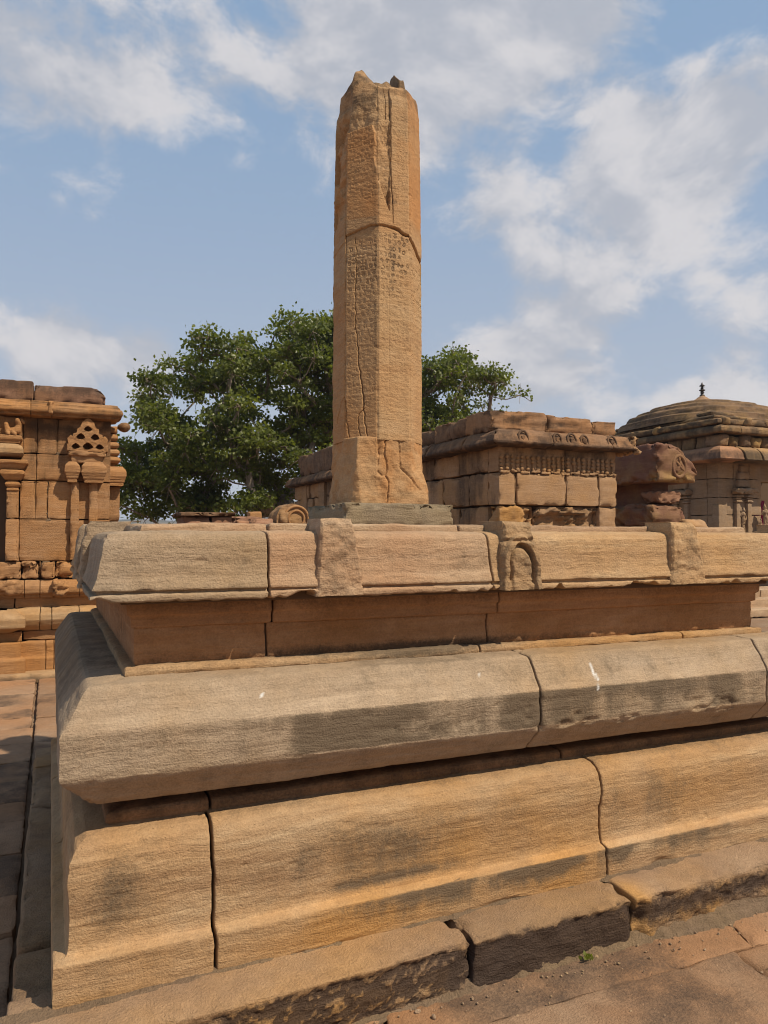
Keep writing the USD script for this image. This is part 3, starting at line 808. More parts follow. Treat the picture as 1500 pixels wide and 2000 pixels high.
    dark = dark + .30 * gs(Z, 3.80, 4.15) * (.4 + gs(fbm(P * 9., 4, 15), .4, .62)) + (.16 + .30 * (Fm == 0) * gs(Z, 2.75, 3.05)) * text * wear + flake * .10
    och = .55 * ((Fm == 7) & (Z > 3.35) & (Z < 3.86)) * (1 - flake) + .75 * (Fm == 1) * gs(Z, 3.3, 3.4) + .6 * ((Fm == 7) * gs(Z, 2.45, 2.2)) + .35 * (Fm == 6) + .3 * (Fm == 0) * bump_at(Z, 3.72, .1) * gs(Um, 0, .03)
    tone = np.where(flake > .3, .06, 0) + .10 * np.exp(-(cdist / .004) ** 2) + .03 * (Fm == 0)
    at = lambda a: np.concatenate([a, a[:, :1]], 1).ravel()
    # head of the broken shaft
    rim = P[-1]
    cen = np.array([PC[0], PC[1]])
    rings = [rim]
    for q in np.concatenate([[.985, .965], np.linspace(.94, .03, 30)]):
        r = rim.copy()
        r[:, :2] = cen + (rim[:, :2] - cen) * q
        lump = .165 * gs(bump_at(r[:, 0], PC[0] + .03, .10) * bump_at(r[:, 1], PC[1] + .05, .11), .1, .8) * (.75 + .4 * fbm(r * np.array([11., 11, 0]), 3, 18)) + .13 * gs(r[:, 0], PC[0] + .105, PC[0] + .125) * gs(r[:, 1], PC[1] - .06, PC[1] - .03) * gs(r[:, 1], PC[1] + .16, PC[1] + .13) * gs(1 - q, .0, .12)
        r[:, 2] = rim[:, 2] * q ** 2 + 4.13 * (1 - q ** 2) + lump + (fbm(r * np.array([10., 10, 0]) + 3, 4, 17) - .72) * .10 * (1 - q) ** .5 - .012 * min(1, (1 - q) * 12)
        rings.append(r)
    R = np.stack(rings)
    R = np.concatenate([R, R[:, :1]], 1)
    V2, F2 = grid(R)
    Va, Fa = join([(V, Fc), (V2, F2)])
    pad = np.zeros(len(V2))
    put('shaft', Va, Fa, 'pillar_stone', PI_, {'stain': np.concatenate([at(dark), pad + .42]), 'ochre': np.concatenate([at(och), pad]), 'tone': np.concatenate([at(tone), pad])})

    # square foot of the shaft: square below, passing into the octagon above, its front left corner left proud
    na, nz = 360, 90
    th = np.linspace(0, 2 * math.pi, na, endpoint=False) - math.pi / 8
    t = np.linspace(0, 1, nz)
    TH, T = np.meshgrid(th, t, indexing='xy')
    dx, dy = np.sin(TH), -np.cos(TH)
    sq = 1 / np.maximum(np.abs(dx), np.abs(dy))
    oc = 1 / np.maximum(sq ** -1, (np.abs(dx) + np.abs(dy)) / math.sqrt(2))
    corner_fl = np.exp(-((np.mod(TH + math.pi / 4 + math.pi, 2 * math.pi) - math.pi) / .42) ** 2)
    cut = T * (1 - .62 * corner_fl) + .10
    rad = (.238 - .002 * T) * (sq * (1 - cut) + oc * cut)
    rad = np.minimum(rad, .30 + 0 * rad)
    Z = 1.765 + T * .375
    P = np.stack([PC[0] + dx * rad, PC[1] + dy * rad, Z], -1)
    d = .020 * (fbm(P * 7., 4, 21) - .5) + .020 * (fbm(P * np.array([22, 22, 16.]), 4, 22) - .5)
    uu = np.where(np.abs(TH) < .8, np.tan(np.clip(TH, -.8, .8)) * .235, 9.)
    d = d - .011 * np.exp(-(seg_dist(uu, Z, [(.02, 2.13), (.035, 2.05), (.04, 1.98), (.07, 1.95), (.12, 1.90), (.16, 1.86)], .022, 4) / .0032) ** 2)
    d = d - .012 * np.exp(-(seg_dist(uu, Z, [(-.055, 2.13), (-.05, 2.02), (-.045, 1.9), (-.04, 1.77)], .014, 5) / .0035) ** 2)
    d = d - .009 * np.exp(-(seg_dist(uu, Z, [(-.09, 2.08), (-.10, 2.0), (-.085, 1.93)], .02, 6) / .004) ** 2)
    left = gs(uu + 0 * Z, -.05, -.12) * (uu < 5)
    d = d - .016 * left * gs(fbm(P * 10., 4, 23), .42, .6)
    P[..., 0] += dx * d
    P[..., 1] += dy * d
    top = P[-1].copy()
    top[:, :2] = PC + (top[:, :2] - PC) * .93
    top[:, 2] += .006
    inn = top.copy()
    inn[:, :2] = PC + (top[:, :2] - PC) * .3
    P = np.concatenate([P, top[None], inn[None]], 0)
    P = np.concatenate([P, P[:, :1]], 1)
    V, Fc = grid(P)
    ochre = .75 * bump_at((V[:, 0] - PC[0]), -.05, .05) * (V[:, 1] < PC[1]) + .4 * gs(fbm(V * 9., 3, 24), .5, .62)
    put('square_foot', V, Fc, 'pillar_stone', PI_, {'stain': .05, 'ochre': ochre, 'tone': .02})
    V, F = rbox((PC[0] - .315, PC[1] - .315, 1.64), (PC[0] + .322, PC[1] + .315, 1.782), r=.010, s=.014, amp=.005, freq=8., seed=71, chip=.02, grit=.002, maxn=60)
    put('pedestal_slab', V, F, 'plinth_grey', PI_, {'stain': .08 + .12 * gs(V[:, 2], 1.74, 1.78), 'tone': 0., 'ochre': .5 * bump_at(V[:, 0], PC[0] - .25, .06) * (V[:, 1] < PC[1] - .3)})


make_pillar()

# ------------------------------------------------------------------ ground and pavement
th = np.linspace(0, 2 * math.pi, 97)
rr = np.array([.01, 4, 8, 14, 22, 40, 80, 200, 600, 1500, 2300.])
A, R_ = np.meshgrid(th, rr, indexing='xy')
P = np.stack([2 + np.cos(A) * R_, 3 + np.sin(A) * R_, -.055 + 0 * A], -1)
put('ground', *grid(P), 'dry_earth', kind='structure')

pave = UsdGeom.Xform.Define(stage, '/World/pavement').GetPrim()
pave.SetCustomDataByKey('kind', 'structure')
PV = '/World/pavement'


def ground_z(x, y):
    return .018 * np.clip(x, 0, 4) * gs(y, 1.0, 0.)


def slab(corners, seed, s=.05, zoff=0.0, tone=None, stain=0.0):
    """a paving stone over four corners (counter-clockwise), its edges worn down into the joint"""
    c = np.asarray(corners, float)
    g = .0035
    lx = max(np.linalg.norm(c[1] - c[0]), .05)
    ly = max(np.linalg.norm(c[3] - c[0]), .05)

    def axis(L):
        n = int(np.clip(L / s, 1, 90))
        e = np.array([0, .006, .016]) / L
        inner = np.linspace(e[-1], 1 - e[-1], n + 1)
        return np.concatenate([e[:2], inner, 1 - e[1::-1]])
    a, b = axis(lx), axis(ly)
    S, T = np.meshgrid(a, b, indexing='ij')
    XY = (c[0] * ((1 - S) * (1 - T))[..., None] + c[1] * (S * (1 - T))[..., None] + c[2] * (S * T)[..., None] + c[3] * ((1 - S) * T)[..., None])
    m = c.mean(0)
    XY = m + (XY - m) * (1 - 2 * g / np.array([lx, ly]))
    ed = np.minimum(np.minimum(S, 1 - S) * lx, np.minimum(T, 1 - T) * ly)
    q = np.concatenate([XY, 0 * XY[..., :1]], -1)
    jag = (fbm(q * 14. + seed, 3, 5) - .5)
    XY = XY + (np.exp(-(ed / .02) ** 2) * jag * .018)[..., None] * np.sign(m - XY)
    rng = np.random.default_rng(900 + seed)
    tilt = rng.uniform(-.004, .004, 2)
    Z = ground_z(XY[..., 0], XY[..., 1]) + zoff + tilt[0] * (S - .5) + tilt[1] * (T - .5) + .009 * (fbm(q * 3.5 + seed, 4, 6) - .5) + .0035 * (fbm(q * 24. + seed, 3, 8) - .5)
    Z = Z - .005 * np.exp(-(ed / .006) ** 2) - .012 * np.exp(-(ed / .018) ** 2) * gs(fbm(q * 9. + seed, 3, 7), .5, .7)
    Pm = np.concatenate([XY, Z[..., None]], -1)
    V, F = grid(Pm)
    parts = [(V, F)]
    low = lambda e: np.stack([e - np.array([0, 0, .06]), e])
    for e, fl in ((Pm[0], True), (Pm[-1], False), (Pm[:, 0], False), (Pm[:, -1], True)):
        parts.append(grid(low(e), fl))
    V, F = join(parts)
    put('paving_slab', V, F, 'paving_stone', PV, {'stain': stain + .38 * gs(fbm(V * 2.1 + seed, 4, 13), .46, .68), 'tone': (rng.uniform(-.16, .12) if tone is None else tone), 'ochre': rng.uniform(0, .3)})


# strip along the front, two rows that can be seen and the rows towards the camera
k = 0
front_rows = [(-.165, -.365, -.425), (-.365, -.95, -1.0), (-.95, -1.6, -1.65), (-1.6, -2.3, -2.3), (-2.3, -3.1, -3.1)]
ytop = {0: lambda x: -.17 + 0 * x}
bounds = [lambda x: -.14, lambda x: -.345 - .030 * (x - 1.2), lambda x: -.86 - .02 * x, lambda x: -1.5, lambda x: -2.2, lambda x: -3.0]
joints = [[-.13, .95, 2.46, 3.5, 4.6], [-.13, .7, 2.315, 3.4, 4.6], [-.13, 1.2, 2.2, 3.3, 4.6], [-.13, .8, 1.9, 3.0, 4.6], [-.13, 1.0, 2.1, 3.2, 4.6]]
skew = [.10, .06, 0, 0, 0]
for r in range(5):
    for i in range(4):
        a, b = joints[r][i], joints[r][i + 1]
        sa, sb = (0 if i == 0 else skew[r]), (0 if i == 3 else skew[r])
        hi, lo = bounds[r], bounds[r + 1]
        slab([(a, lo(a)), (b, lo(b)), (b + sb * .8, hi(b + sb)), (a + sa * .8, hi(a + sa))], k, s=.016 if r < 2 else .08)
        k += 1
# the walk along the left side: crosswise slabs up to the long joint beside the footing, then the court beyond
ys = [-3.0, -2.2, -1.5, -.8, -.1, .35, .93, 1.30, 1.82, 2.30, 2.66, 3.10, 3.56, 4.10, 4.62, 5.05, 5.6, 6.2, 6.75, 7.30]
xs_rows = [[-.135, -1.0, -1.9, -2.9, -3.9], [-.135, -.8, -1.7, -2.6, -3.9]]
for i in range(len(ys) - 1):
    xs = list(xs_rows[i % 2])
    if i >= 13:
        xs = [-.135 - .02 * (i > 13)] + ([-.62, -1.5, -2.6, -3.9] if i % 2 else [-.95, -1.9, -2.9, -3.9])
    for a, b in zip(xs[:-1], xs[1:]):
        slab([(b, ys[i]), (a, ys[i]), (a, ys[i + 1]), (b, ys[i + 1])], k, s=.03 if a > -1 else .15, zoff=.012 if i == 6 and a > -.5 else 0)
        k += 1
# narrow edging slabs between the long joint and the footing, and the court behind the platform
for a, b in zip([3.2, 4.1, 5.0, 6.1], [4.1, 5.0, 6.1, 7.3]):
    for x0, x1 in ((-.125, .62), (.62, 1.5), (1.5, 2.5), (2.5, 3.6)):
        slab([(x0, a), (x1, a), (x1, b), (x0, b)], k, s=.06)
        k += 1
for x0, x1 in ((3.68, 4.6), (4.6, 5.5)):
    for a in np.arange(-.12, 6, .95):
        slab([(x0, a), (x1, a), (x1, a + .95), (x0, a + .95)], k, s=.15)
        k += 1

# packed grit lying in the corner between footing and pavement, and in the joint under the base stones
x = np.arange(-.14, 3.7, .007)
t = np.linspace(0, 1, 16)
Xg, T = np.meshgrid(x, t, indexing='ij')
wd = .026 + .06 * fbm(np.stack([Xg * 4, 0 * T, 0 * T], -1), 3, 41) + .035 * (fbm(np.stack([Xg * 24, 0 * T, 0 * T], -1), 4, 47) - .5) + .05 * gs(Xg, 1.9, 2.6)
ht = .018 + .045 * fbm(np.stack([Xg * 5, 0 * T, 0 * T + 2], -1), 4, 42) + .03 * gs(Xg, 2.0, 2.5)
Yg = -.155 - wd * (1 - T)
Zg = ground_z(Xg, Yg) - .006 + ht * T ** 1.6
q = np.stack([Xg, Yg, Zg], -1)
q[..., 2] += (fbm(q * 55., 3, 43) - .5) * .014 * np.sin(T * math.pi) ** .5
V, F = grid(q)
put('packed_grit', V, F, 'grit', attrs={'stain': .12, 'tone': 0.}, kind='stuff', label='brown grit packed against the foot of the platform', cat='grit')
Xg, T = np.meshgrid(x[x < 3.46], np.linspace(0, 1, 7), indexing='ij')
wd = .012 + .035 * gs(fbm(np.stack([Xg * 6, 0 * T, 0 * T], -1), 4, 44), .35, .7)
Yg = .02 - (wd + .02) * (1 - T)
Zg = .166 + .021 * Xg + .016 * T * gs(fbm(np.stack([Xg * 9, 0 * T, 0 * T], -1), 3, 45), .3, .6) - .004 * (1 - T)
q = np.stack([Xg, Yg, Zg], -1)
q[..., 2] += (fbm(q * 60., 3, 46) - .5) * .008
V, F = grid(q)
put('joint_mortar', V, F, 'grit', PL, {'stain': .1, 'tone': .05})

# ------------------------------------------------------------------ helpers for the carved buildings


def mould(name, x0, x1, y0, depth, prof, mat, parent, seed, du=.03, ds=.012, r=.004, attrs=None, sides=('left', 'front', 'right'), disp=None, top=True, joints=None):
    """a projecting moulding mitred round its front corners; joints split it into stones"""
    rg = Ring(x0, y0, x1 - x0, depth)
    pr = resample(prof, ds, r)
    disp = disp or stone_disp(low=.008, bed=.004, grit=.002, chip=.07, seed=seed, lowf=4.)
    cuts = [None] + list(joints or []) + [None]
    for i in range(len(cuts) - 1):
        a, b = cuts[i], cuts[i + 1]
        parts = course_grid(rg, 'front', pr, 0 if a is None else a - x0, (x1 - x0) if b is None else b - x0, a is None, b is None, du, disp, wobble(seed + i, .006), wobble(seed + i + 1, .006), .006, .008)
        if i == 0 and 'left' in sides:
            parts += course_grid(rg, 'left', pr, 0, depth, True, False, du, disp, None, None, .0, .006)
        if i == len(cuts) - 2 and 'right' in sides:
            parts += course_grid(rg, 'right', pr, 0, depth, True, False, du, disp, None, None, .0, .006)
        V, F = join(parts)
        rngt = (noise(np.array([seed * 1.9, i * 2.7, .3])) - .5) * .25
        at = {'tone': rngt}
        for k, t in (attrs or {}).items():
            at[k] = t(V) if callable(t) else t
        put(name, V, F, mat, parent, at)
    if top:
        o = max(p[0] for p in prof)
        z1, z0 = prof[-1][1], prof[0][1]
        o0, o1 = prof[0][0] + .004, prof[-1][0] + .004
        V, F = rbox((x0 + max(o0, o1), y0 + max(o0, o1), z0 + .003), (x1 - max(o0, o1), y0 + depth, z1 - .004), r=.004, s=2., amp=0, chip=0)
        put(name.replace('stone', 'core') if 'stone' in name else name + '_core', V, F, mat, parent, {'tone': 0.})


def blob(points, cell=.02, sub=None):
    """a continuous carved body: hulls of spheres along bones, joined and smoothed"""
    import manifold3d as m3
    man = None
    for (a, ra), (b, rb) in points:
        h = m3.Manifold.batch_hull([m3.Manifold.sphere(ra, 14).translate(a), m3.Manifold.sphere(rb, 14).translate(b)])
        man = h if man is None else man + h
    me = man.refine_to_length(cell).to_mesh()
    t = trimesh.Trimesh(me.vert_properties[:, :3], me.tri_verts, process=True)
    trimesh.smoothing.filter_taubin(t, iterations=6)
    return np.array(t.vertices), np.array(t.faces)


def figure(parent, base, h, mat, seed, lean=.04, name='carved_figure'):
    """a small standing relief figure with crown, bent arm and hip sway"""
    x, y, z = base
    S = lambda px, pz, py=0.: (x + px * h, y + py * h, z + pz * h)
    B = [((S(.03, .02, -.03), .035 * h), (S(.02, .27), .045 * h)), ((S(.02, .27), .045 * h), (S(.04, .50), .065 * h)), ((S(-.07, .02, -.03), .035 * h), (S(-.05, .27), .042 * h)), ((S(-.05, .27), .042 * h), (S(-.03, .50), .065 * h)),
         ((S(.0, .50), .085 * h), (S(-.02, .60), .070 * h)), ((S(-.02, .60), .07 * h), (S(-.01, .74), .095 * h)), ((S(-.01, .76), .04 * h), (S(lean, .84), .04 * h)), ((S(lean, .86), .062 * h), (S(lean, .90), .055 * h)), ((S(lean, .92), .05 * h), (S(lean, .99), .02 * h)),
         ((S(.09, .74), .035 * h), (S(.15, .60), .03 * h)), ((S(.15, .60), .03 * h), (S(.08, .50, -.05), .025 * h)), ((S(-.11, .74), .035 * h), (S(-.17, .62), .03 * h)), ((S(-.17, .62), .03 * h), (S(-.12, .72, -.07), .026 * h))]
    V, F = blob(B, .03 * h)
    V = V + (fbm(V * 30., 3, seed) - .5)[:, None] * .02 * h * 2
    put(name, V, F, mat, parent, {'tone': .05, 'stain': .1})


def extruded(poly, y0, y1):
    """a shapely outline in (x, z) extruded along y from y0 (front) to y1"""
    m = trimesh.creation.extrude_polygon(poly, y1 - y0, engine='earcut')
    v = np.array(m.vertices)
    return np.stack([v[:, 0], y1 - v[:, 2], v[:, 1]], 1), np.array(m.faces)


# ------------------------------------------------------------------ carved temple wall on the left
LT = thing('carved_temple', 'orange sandstone temple wall with niche pilasters and pierced gable ornament', 'temple')
OR = 'sandstone_orange'
YW = 7.5


def wall_stain(V):
    x, y, z = V.T
    return .50 * gs(z, 2.80, 3.0) * gs(fbm(V * np.array([3., 3, 5]), 3, 6), .35, .6) + .22 * gs(fbm(V * np.array([2.5, 2.5, 1.5]), 4, 16), .5, .65) + .30 * bump_at(x, -.24, .06) * gs(z, 2.2, 2.6) + .04


sd = 200
rows = [(1.325, 1.815, [-.515, -.365, .20, .42, .645]), (1.83, 2.275, [-.365, -.195, -.058, .20, .645]), (2.29, 2.60, [-.36, -.19, .195, .645]), (2.612, 3.04, [-.60, -.335, -.187, .042, .645])]
for z0, z1, xs in rows:
    for a, b in zip(xs[:-1], xs[1:]):
        sd += 1
        block('wall_stone', (a + .0015, YW + .003 * (sd % 3), z0 - .003), (b - .0015, YW + .3, z1 + .003), OR, LT, sd, r=.003, s=.03, amp=.003, freq=3., chip=.008, attrs={'stain': wall_stain})
for z0, z1 in ((1.32, 1.84), (1.85, 2.3), (2.31, 2.64), (2.65, 3.04)):
    sd += 1
    block('wall_stone', (-1.42, YW + .20, z0), (-.50, YW + .4, z1), OR, LT, sd, r=.01, s=.1, amp=.006)
    sd += 1
    block('wall_stone', (-2.6, YW, z0), (-1.43, YW + .3, z1), OR, LT, sd, r=.01, s=.1, amp=.006)
block('wall_core', (-2.6, YW + .1, 0), (.60, YW + 3.0, 3.2), 'dark_core', LT, 2, r=.01, s=1, amp=0)
# grey mortar that fills the broken corners between stones
for lo, hi in (((-.085, YW + .004, 1.79), (-.02, YW + .05, 1.90)), ((-.075, YW + .004, 2.13), (-.055, YW + .05, 2.28)), ((.02, YW + .004, 2.58), (.075, YW + .05, 2.64)), ((-.13, 7.455, 1.13), (-.02, 7.5, 1.32))):
    sd += 1
    block('mortar_patch', lo, hi, 'grit', LT, sd, r=.012, s=.02, amp=.008, freq=12., chip=.02)
# right niche: two pilasters, capital, gable
for a, b in ((.191, .287), (.400, .497)):
    sd += 1
    block('pilaster', (a, YW - .075, 1.33), (b, YW + .05, 2.275), OR, LT, sd, r=.006, s=.03, amp=.004, chip=.012)
CAP = [(.036, 0), (.034, .01), (.034, .042), (.022, .046), (.020, .078), (.012, .083), (.010, .105), (.0, .115), (0, .165), (.006, .20), (.022, .225), (.035, .235), (.04, .25)]
for a, b in ((.118, .295), (.302, .592)):
    sd += 1
    mould('capital_stone', a, b, YW - .175, .22, [(o, 2.265 + z) for o, z in CAP], OR, LT, sd, ds=.012, du=.02, attrs={'stain': .1, 'ochre': .2})
block('gable_neck', (.19, YW - .11, 2.50), (.55, YW + .05, 2.595), OR, LT, 260, r=.01, s=.03, amp=.006)
block('gable_plinth', (.150, YW - .15, 2.585), (.585, YW + .05, 2.655), OR, LT, 261, r=.01, s=.03, amp=.007, chip=.02)
from shapely.geometry import Polygon, Point
from shapely import affinity
from shapely.ops import unary_union


def gable():
    cx = .375
    out = [(-.225, 2.65), (-.225, 2.72), (-.205, 2.735), (-.225, 2.79), (-.19, 2.83), (-.165, 2.80), (-.16, 2.85), (-.12, 2.86), (-.115, 2.91), (-.085, 2.93), (-.06, 2.99), (-.03, 3.02), (0, 3.04)]
    pts = [(cx + x, z) for x, z in out] + [(cx - x, z) for x, z in out[-2::-1]]
    P = Polygon(pts).buffer(.012).buffer(-.006)

    def hole(x, z, w):
        return unary_union([affinity.scale(Point(cx + x, z).buffer(w), 1.15, .9), Point(cx + x, z + w * .55).buffer(w * .55), affinity.scale(Point(cx + x, z - w * .15).buffer(w), 1.35, .55)])
    for x, z, w in ((0, 2.915, .036), (-.082, 2.818, .038), (.082, 2.818, .038), (0, 2.705, .045), (-.135, 2.70, .036), (.135, 2.70, .036)):
        P = P.difference(hole(x, z, w))
    V, F = extruded(P.simplify(.002), YW - .14, YW + .01)
    t = trimesh.Trimesh(V, F)
    v, f = trimesh.remesh.subdivide_to_size(t.vertices, t.faces, .03)
    v = v + (fbm(v * 22., 3, 3) - .5)[:, None] * np.array([.012, .018, .012])
    put('pierced_gable', v, f, OR, LT, {'stain': .12, 'tone': .03, 'ochre': .2}, flat=True)
    m = trimesh.creation.icosphere(2, .035)
    put('gable_finial', np.array(m.vertices) * [1, .9, .9] + [cx, YW - .07, 3.035], m.faces, OR, LT, {'tone': .05, 'stain': .15})


gable()
# left niche: pilaster, spreading capitals, carved beast on a ledge
block('pilaster', (-.508, YW - .11, 1.33), (-.372, YW + .05, 1.82), OR, LT, 262, r=.006, s=.03, amp=.004, chip=.014)
block('pilaster', (-.505, YW - .11, 1.83), (-.376, YW + .05, 2.13), OR, LT, 263, r=.006, s=.03, amp=.004, chip=.014)
block('pilaster', (-.503, YW - .108, 2.005), (-.378, YW + .05, 2.15), OR, LT, 264, r=.006, s=.02, amp=.005)
mould('capital_stone', -.525, -.355, YW - .145, .2, [(.03, 2.145), (.02, 2.15), (.02, 2.18), (.03, 2.185), (.012, 2.20), (0, 2.225), (.012, 2.25), (.03, 2.262), (.03, 2.27)], OR, LT, 265, du=.02, ds=.008)
mould('capital_stone', -.57, -.315, YW - .19, .25, [(.05, 2.275), (.045, 2.28), (.03, 2.30), (.012, 2.33), (.0, 2.34), (0, 2.385), (.01, 2.39)], OR, LT, 266, du=.02, ds=.008)
mould('capital_stone', -.66, -.275, YW - .225, .28, [(.07, 2.395), (.065, 2.40), (.02, 2.455), (.0, 2.462), (0, 2.50), (.006, 2.505)], OR, LT, 267, du=.02, ds=.01)
mould('niche_cornice_stone', -1.7, -.330, YW - .19, .25, [(.09, 2.545), (.05, 2.55), (.03, 2.56), (0, 2.585), (0, 2.64), (.02, 2.675), (.05, 2.69), (.055, 2.695)], 'sandstone_buff', LT, 268, du=.03, attrs={'stain': .22})
mould('niche_cornice_stone', -1.7, -.345, YW - .155, .21, [(.03, 2.70), (.02, 2.705), (.02, 2.735), (.0, 2.745), (0, 2.79), (.03, 2.80)], OR, LT, 269, du=.03, attrs={'stain': .18})
block('niche_panel', (-.60, YW - .06, 2.80), (-.345, YW + .02, 3.03), OR, LT, 270, r=.01, s=.03, amp=.006, attrs={'stain': .2})
B = [(((-.50, YW - .10, 2.845), .035), ((-.40, YW - .10, 2.86), .045)), (((-.40, YW - .10, 2.86), .045), ((-.385, YW - .10, 2.93), .03)), (((-.385, YW - .10, 2.93), .032), ((-.40, YW - .13, 2.975), .026)), (((-.50, YW - .10, 2.845), .035), ((-.52, YW - .10, 2.93), .024)),
     (((-.44, YW - .12, 2.83), .03), ((-.42, YW - .14, 2.81), .018)), (((-.50, YW - .12, 2.83), .028), ((-.49, YW - .14, 2.81), .018)), (((-.355, YW - .09, 2.98), .022), ((-.335, YW - .09, 2.955), .016))]
V, F = blob(B, .015)
put('carved_beast', V, F, OR, LT, {'stain': .15, 'tone': .05})
# eave and parapet
EAVE = [(.20, 3.035), (.06, 3.045), (.05, 3.055), (.05, 3.068), (.008, 3.085), (.0, 3.10), (.0, 3.135), (.016, 3.165), (.03, 3.17), (.03, 3.185), (.055, 3.20), (.06, 3.222), (.14, 3.228)]
mould('eave_stone', -2.7, .775, YW - .20, .5, EAVE, 'sandstone_orange', LT, 271, du=.03, ds=.009, joints=(-.26, -.03), attrs={'stain': lambda V: .10 + .22 * gs(fbm(V * np.array([5, 5, 30.]), 3, 3), .4, .6), 'ochre': .1}, sides=('front', 'right'))
block('eave_boss', (-.075, YW - .215, 3.06), (-.01, YW - .1, 3.22), OR, LT, 2711, r=.02, s=.02, amp=.014, freq=14.)
for i, (a, b, t) in enumerate(((-2.7, -1.2, 3.50), (-1.19, -.235, 3.475), (-.228, .58, 3.445))):
    V, F = rbox((a, YW - .01, 3.222), (b, YW + 1.5, t), r=.02, s=.04, amp=.010, freq=4., seed=272 + i, chip=.03)
    V[:, 2] -= .10 * gs(V[:, 0], .47, .60) * gs(V[:, 2], 3.3, 3.44)
    put('parapet_stone', V, F, 'sandstone_red', LT, {'stain': .22 + .25 * gs(V[:, 2], 3.28, 3.42), 'tone': -.05})
# bay set back at the right end
for z0, z1 in ((0.5, 1.25), (1.26, 1.80), (1.81, 2.26)):
    sd += 1
    block('wall_stone', (.60, 7.95, z0), (.795, 8.5, z1), OR, LT, sd, r=.01, s=.04, amp=.005)
block('wall_stone', (.60, 7.96, 2.3), (.735, 8.5, 3.04), OR, LT, 281, r=.01, s=.04, amp=.005)
mould('capital_stone', .55, .865, 7.80, .5, [(o, 2.265 + z) for o, z in CAP], OR, LT, 282, du=.03)
for i in range(4):
    mould('rib_stone', .55, .80 - .012 * i, 7.86, .4, [(.04, 2.56 + i * .095), (.01, 2.575 + i * .095), (0, 2.60 + i * .095), (.012, 2.63 + i * .095), (.04, 2.65 + i * .095)], OR, LT, 283 + i, du=.03)
block('rib_stone', (.56, 7.87, 2.94), (.76, 8.3, 3.05), OR, LT, 288, r=.03, s=.03, amp=.012)
m = trimesh.creation.icosphere(3, .075)
V = np.array(m.vertices)
V = V * (1 + .5 * (fbm(V * 9., 4, 5) - .5))[:, None] * [1, 1, .85] + [.835, 7.9, 3.03]
put('ball_finial', V, m.faces, OR, LT, {'stain': .35})
# moulded foot, course by course
def course_blocks(name, z0, z1, cuts, y, mats, seed, **k):
    for i, (a, b) in enumerate(zip(cuts[:-1], cuts[1:])):
        yy = y[i] if isinstance(y, (list, tuple)) else y
        block(name, (a + .004, yy, z0), (b - .004, YW + .6, z1), mats[i % len(mats)], LT, seed + i, **k)


kw = dict(r=.02, s=.028, amp=.014, freq=7., chip=.04)
course_blocks('frieze_stone', 1.115, 1.315, [-2.6, -1.3, -.335, -.145, -.125, .03, .30, .64], [7.42, 7.40, 7.42, 7.5, 7.39, 7.44, 7.42], [OR], 300, **kw)
course_blocks('frieze_stone', 1.225, 1.318, [-.345, -.165], [7.39], [OR], 308, **kw)
ROLL = [(.12, .885), (.07, .89), (.06, .905), (.06, .93), (.01, .94), (0, .96), (0, 1.0), (.01, 1.03), (.035, 1.05), (.06, 1.075), (.10, 1.095), (.12, 1.10)]
mould('roll_stone', -2.6, .64, 7.33, .5, ROLL, 'sandstone_orange', LT, 310, du=.025, joints=(-1.4, -.30, -.13, .02, .3), attrs={'stain': .1}, sides=('front', 'right'))
V, F = rbox((-.62, 7.27, .93), (-.30, 7.5, 1.11), r=.05, s=.022, amp=.03, freq=7., seed=77, chip=.03)
put('worn_boss', V, F, OR, LT, {'stain': .15})
V, F = rbox((.0, 7.24, .90), (.18, 7.5, 1.12), r=.06, s=.022, amp=.04, freq=7., seed=78, chip=.03)
put('worn_boss', V, F, OR, LT, {'stain': .1, 'tone': .05})
course_blocks('recess_stone', .77, .90, [-2.6, -.4, .64], 7.44, [OR], 320, r=.01, s=.1, amp=.005)
BELL = [(.22, .50), (.12, .515), (.03, .58), (.0, .64), (.005, .70), (.04, .75), (.09, .775), (.2, .78)]
mould('bell_stone', -.50, .64, 7.24, .5, BELL, 'sandstone_buff', LT, 330, du=.025, joints=(-.125, .0, .3), attrs={'stain': .1, 'ochre': .15}, sides=('front', 'right'))
OCT = [(.30, .50), (.16, .505), (.02, .565), (0, .575), (0, .68), (.012, .69), (.11, .765), (.14, .77), (.2, .77)]
mould('octagonal_stone', -2.6, -.275, 7.10, .6, OCT, 'sandstone_buff', LT, 334, du=.025, joints=(-1.2,), attrs={'stain': .08}, sides=('front', 'right'))
course_blocks('recess_stone', .40, .51, [-2.6, -.31, .64], [7.28, 7.36], [OR], 340, r=.01, s=.1, amp=.005)
FOOT = [(.0, .05), (.0, .20), (.012, .215), (.045, .225), (.05, .24), (.05, .385), (.06, .40), (.15, .405)]
mould('foot_stone', -2.6, -.27, 7.14, .6, FOOT, OR, LT, 345, du=.025, joints=(-1.3,), attrs={'stain': .04, 'ochre': .2}, sides=('front', 'right'))
mould('foot_stone', -.40, .64, 7.26, .5, [(o, z * .98) for o, z in FOOT], OR, LT, 347, du=.025, joints=(-.06, .03, .32), attrs={'stain': .06, 'ochre': .25}, sides=('front', 'right'))
for a, b in ((-2.6, -.9), (-.895, .2), (.205, .9)):
    sd += 1
    block('footing_stone', (a, 7.02, -.05), (b, 7.6, .062), 'sandstone_buff', LT, sd, r=.012, s=.03, amp=.008, chip=.02, attrs={'stain': lambda V: .35 * gs(V[:, 2], .055, .02)})
block('footing_stone', (.55, 7.5, -.05), (.95, 9.5, .5), OR, LT, 399, r=.02, s=.2)

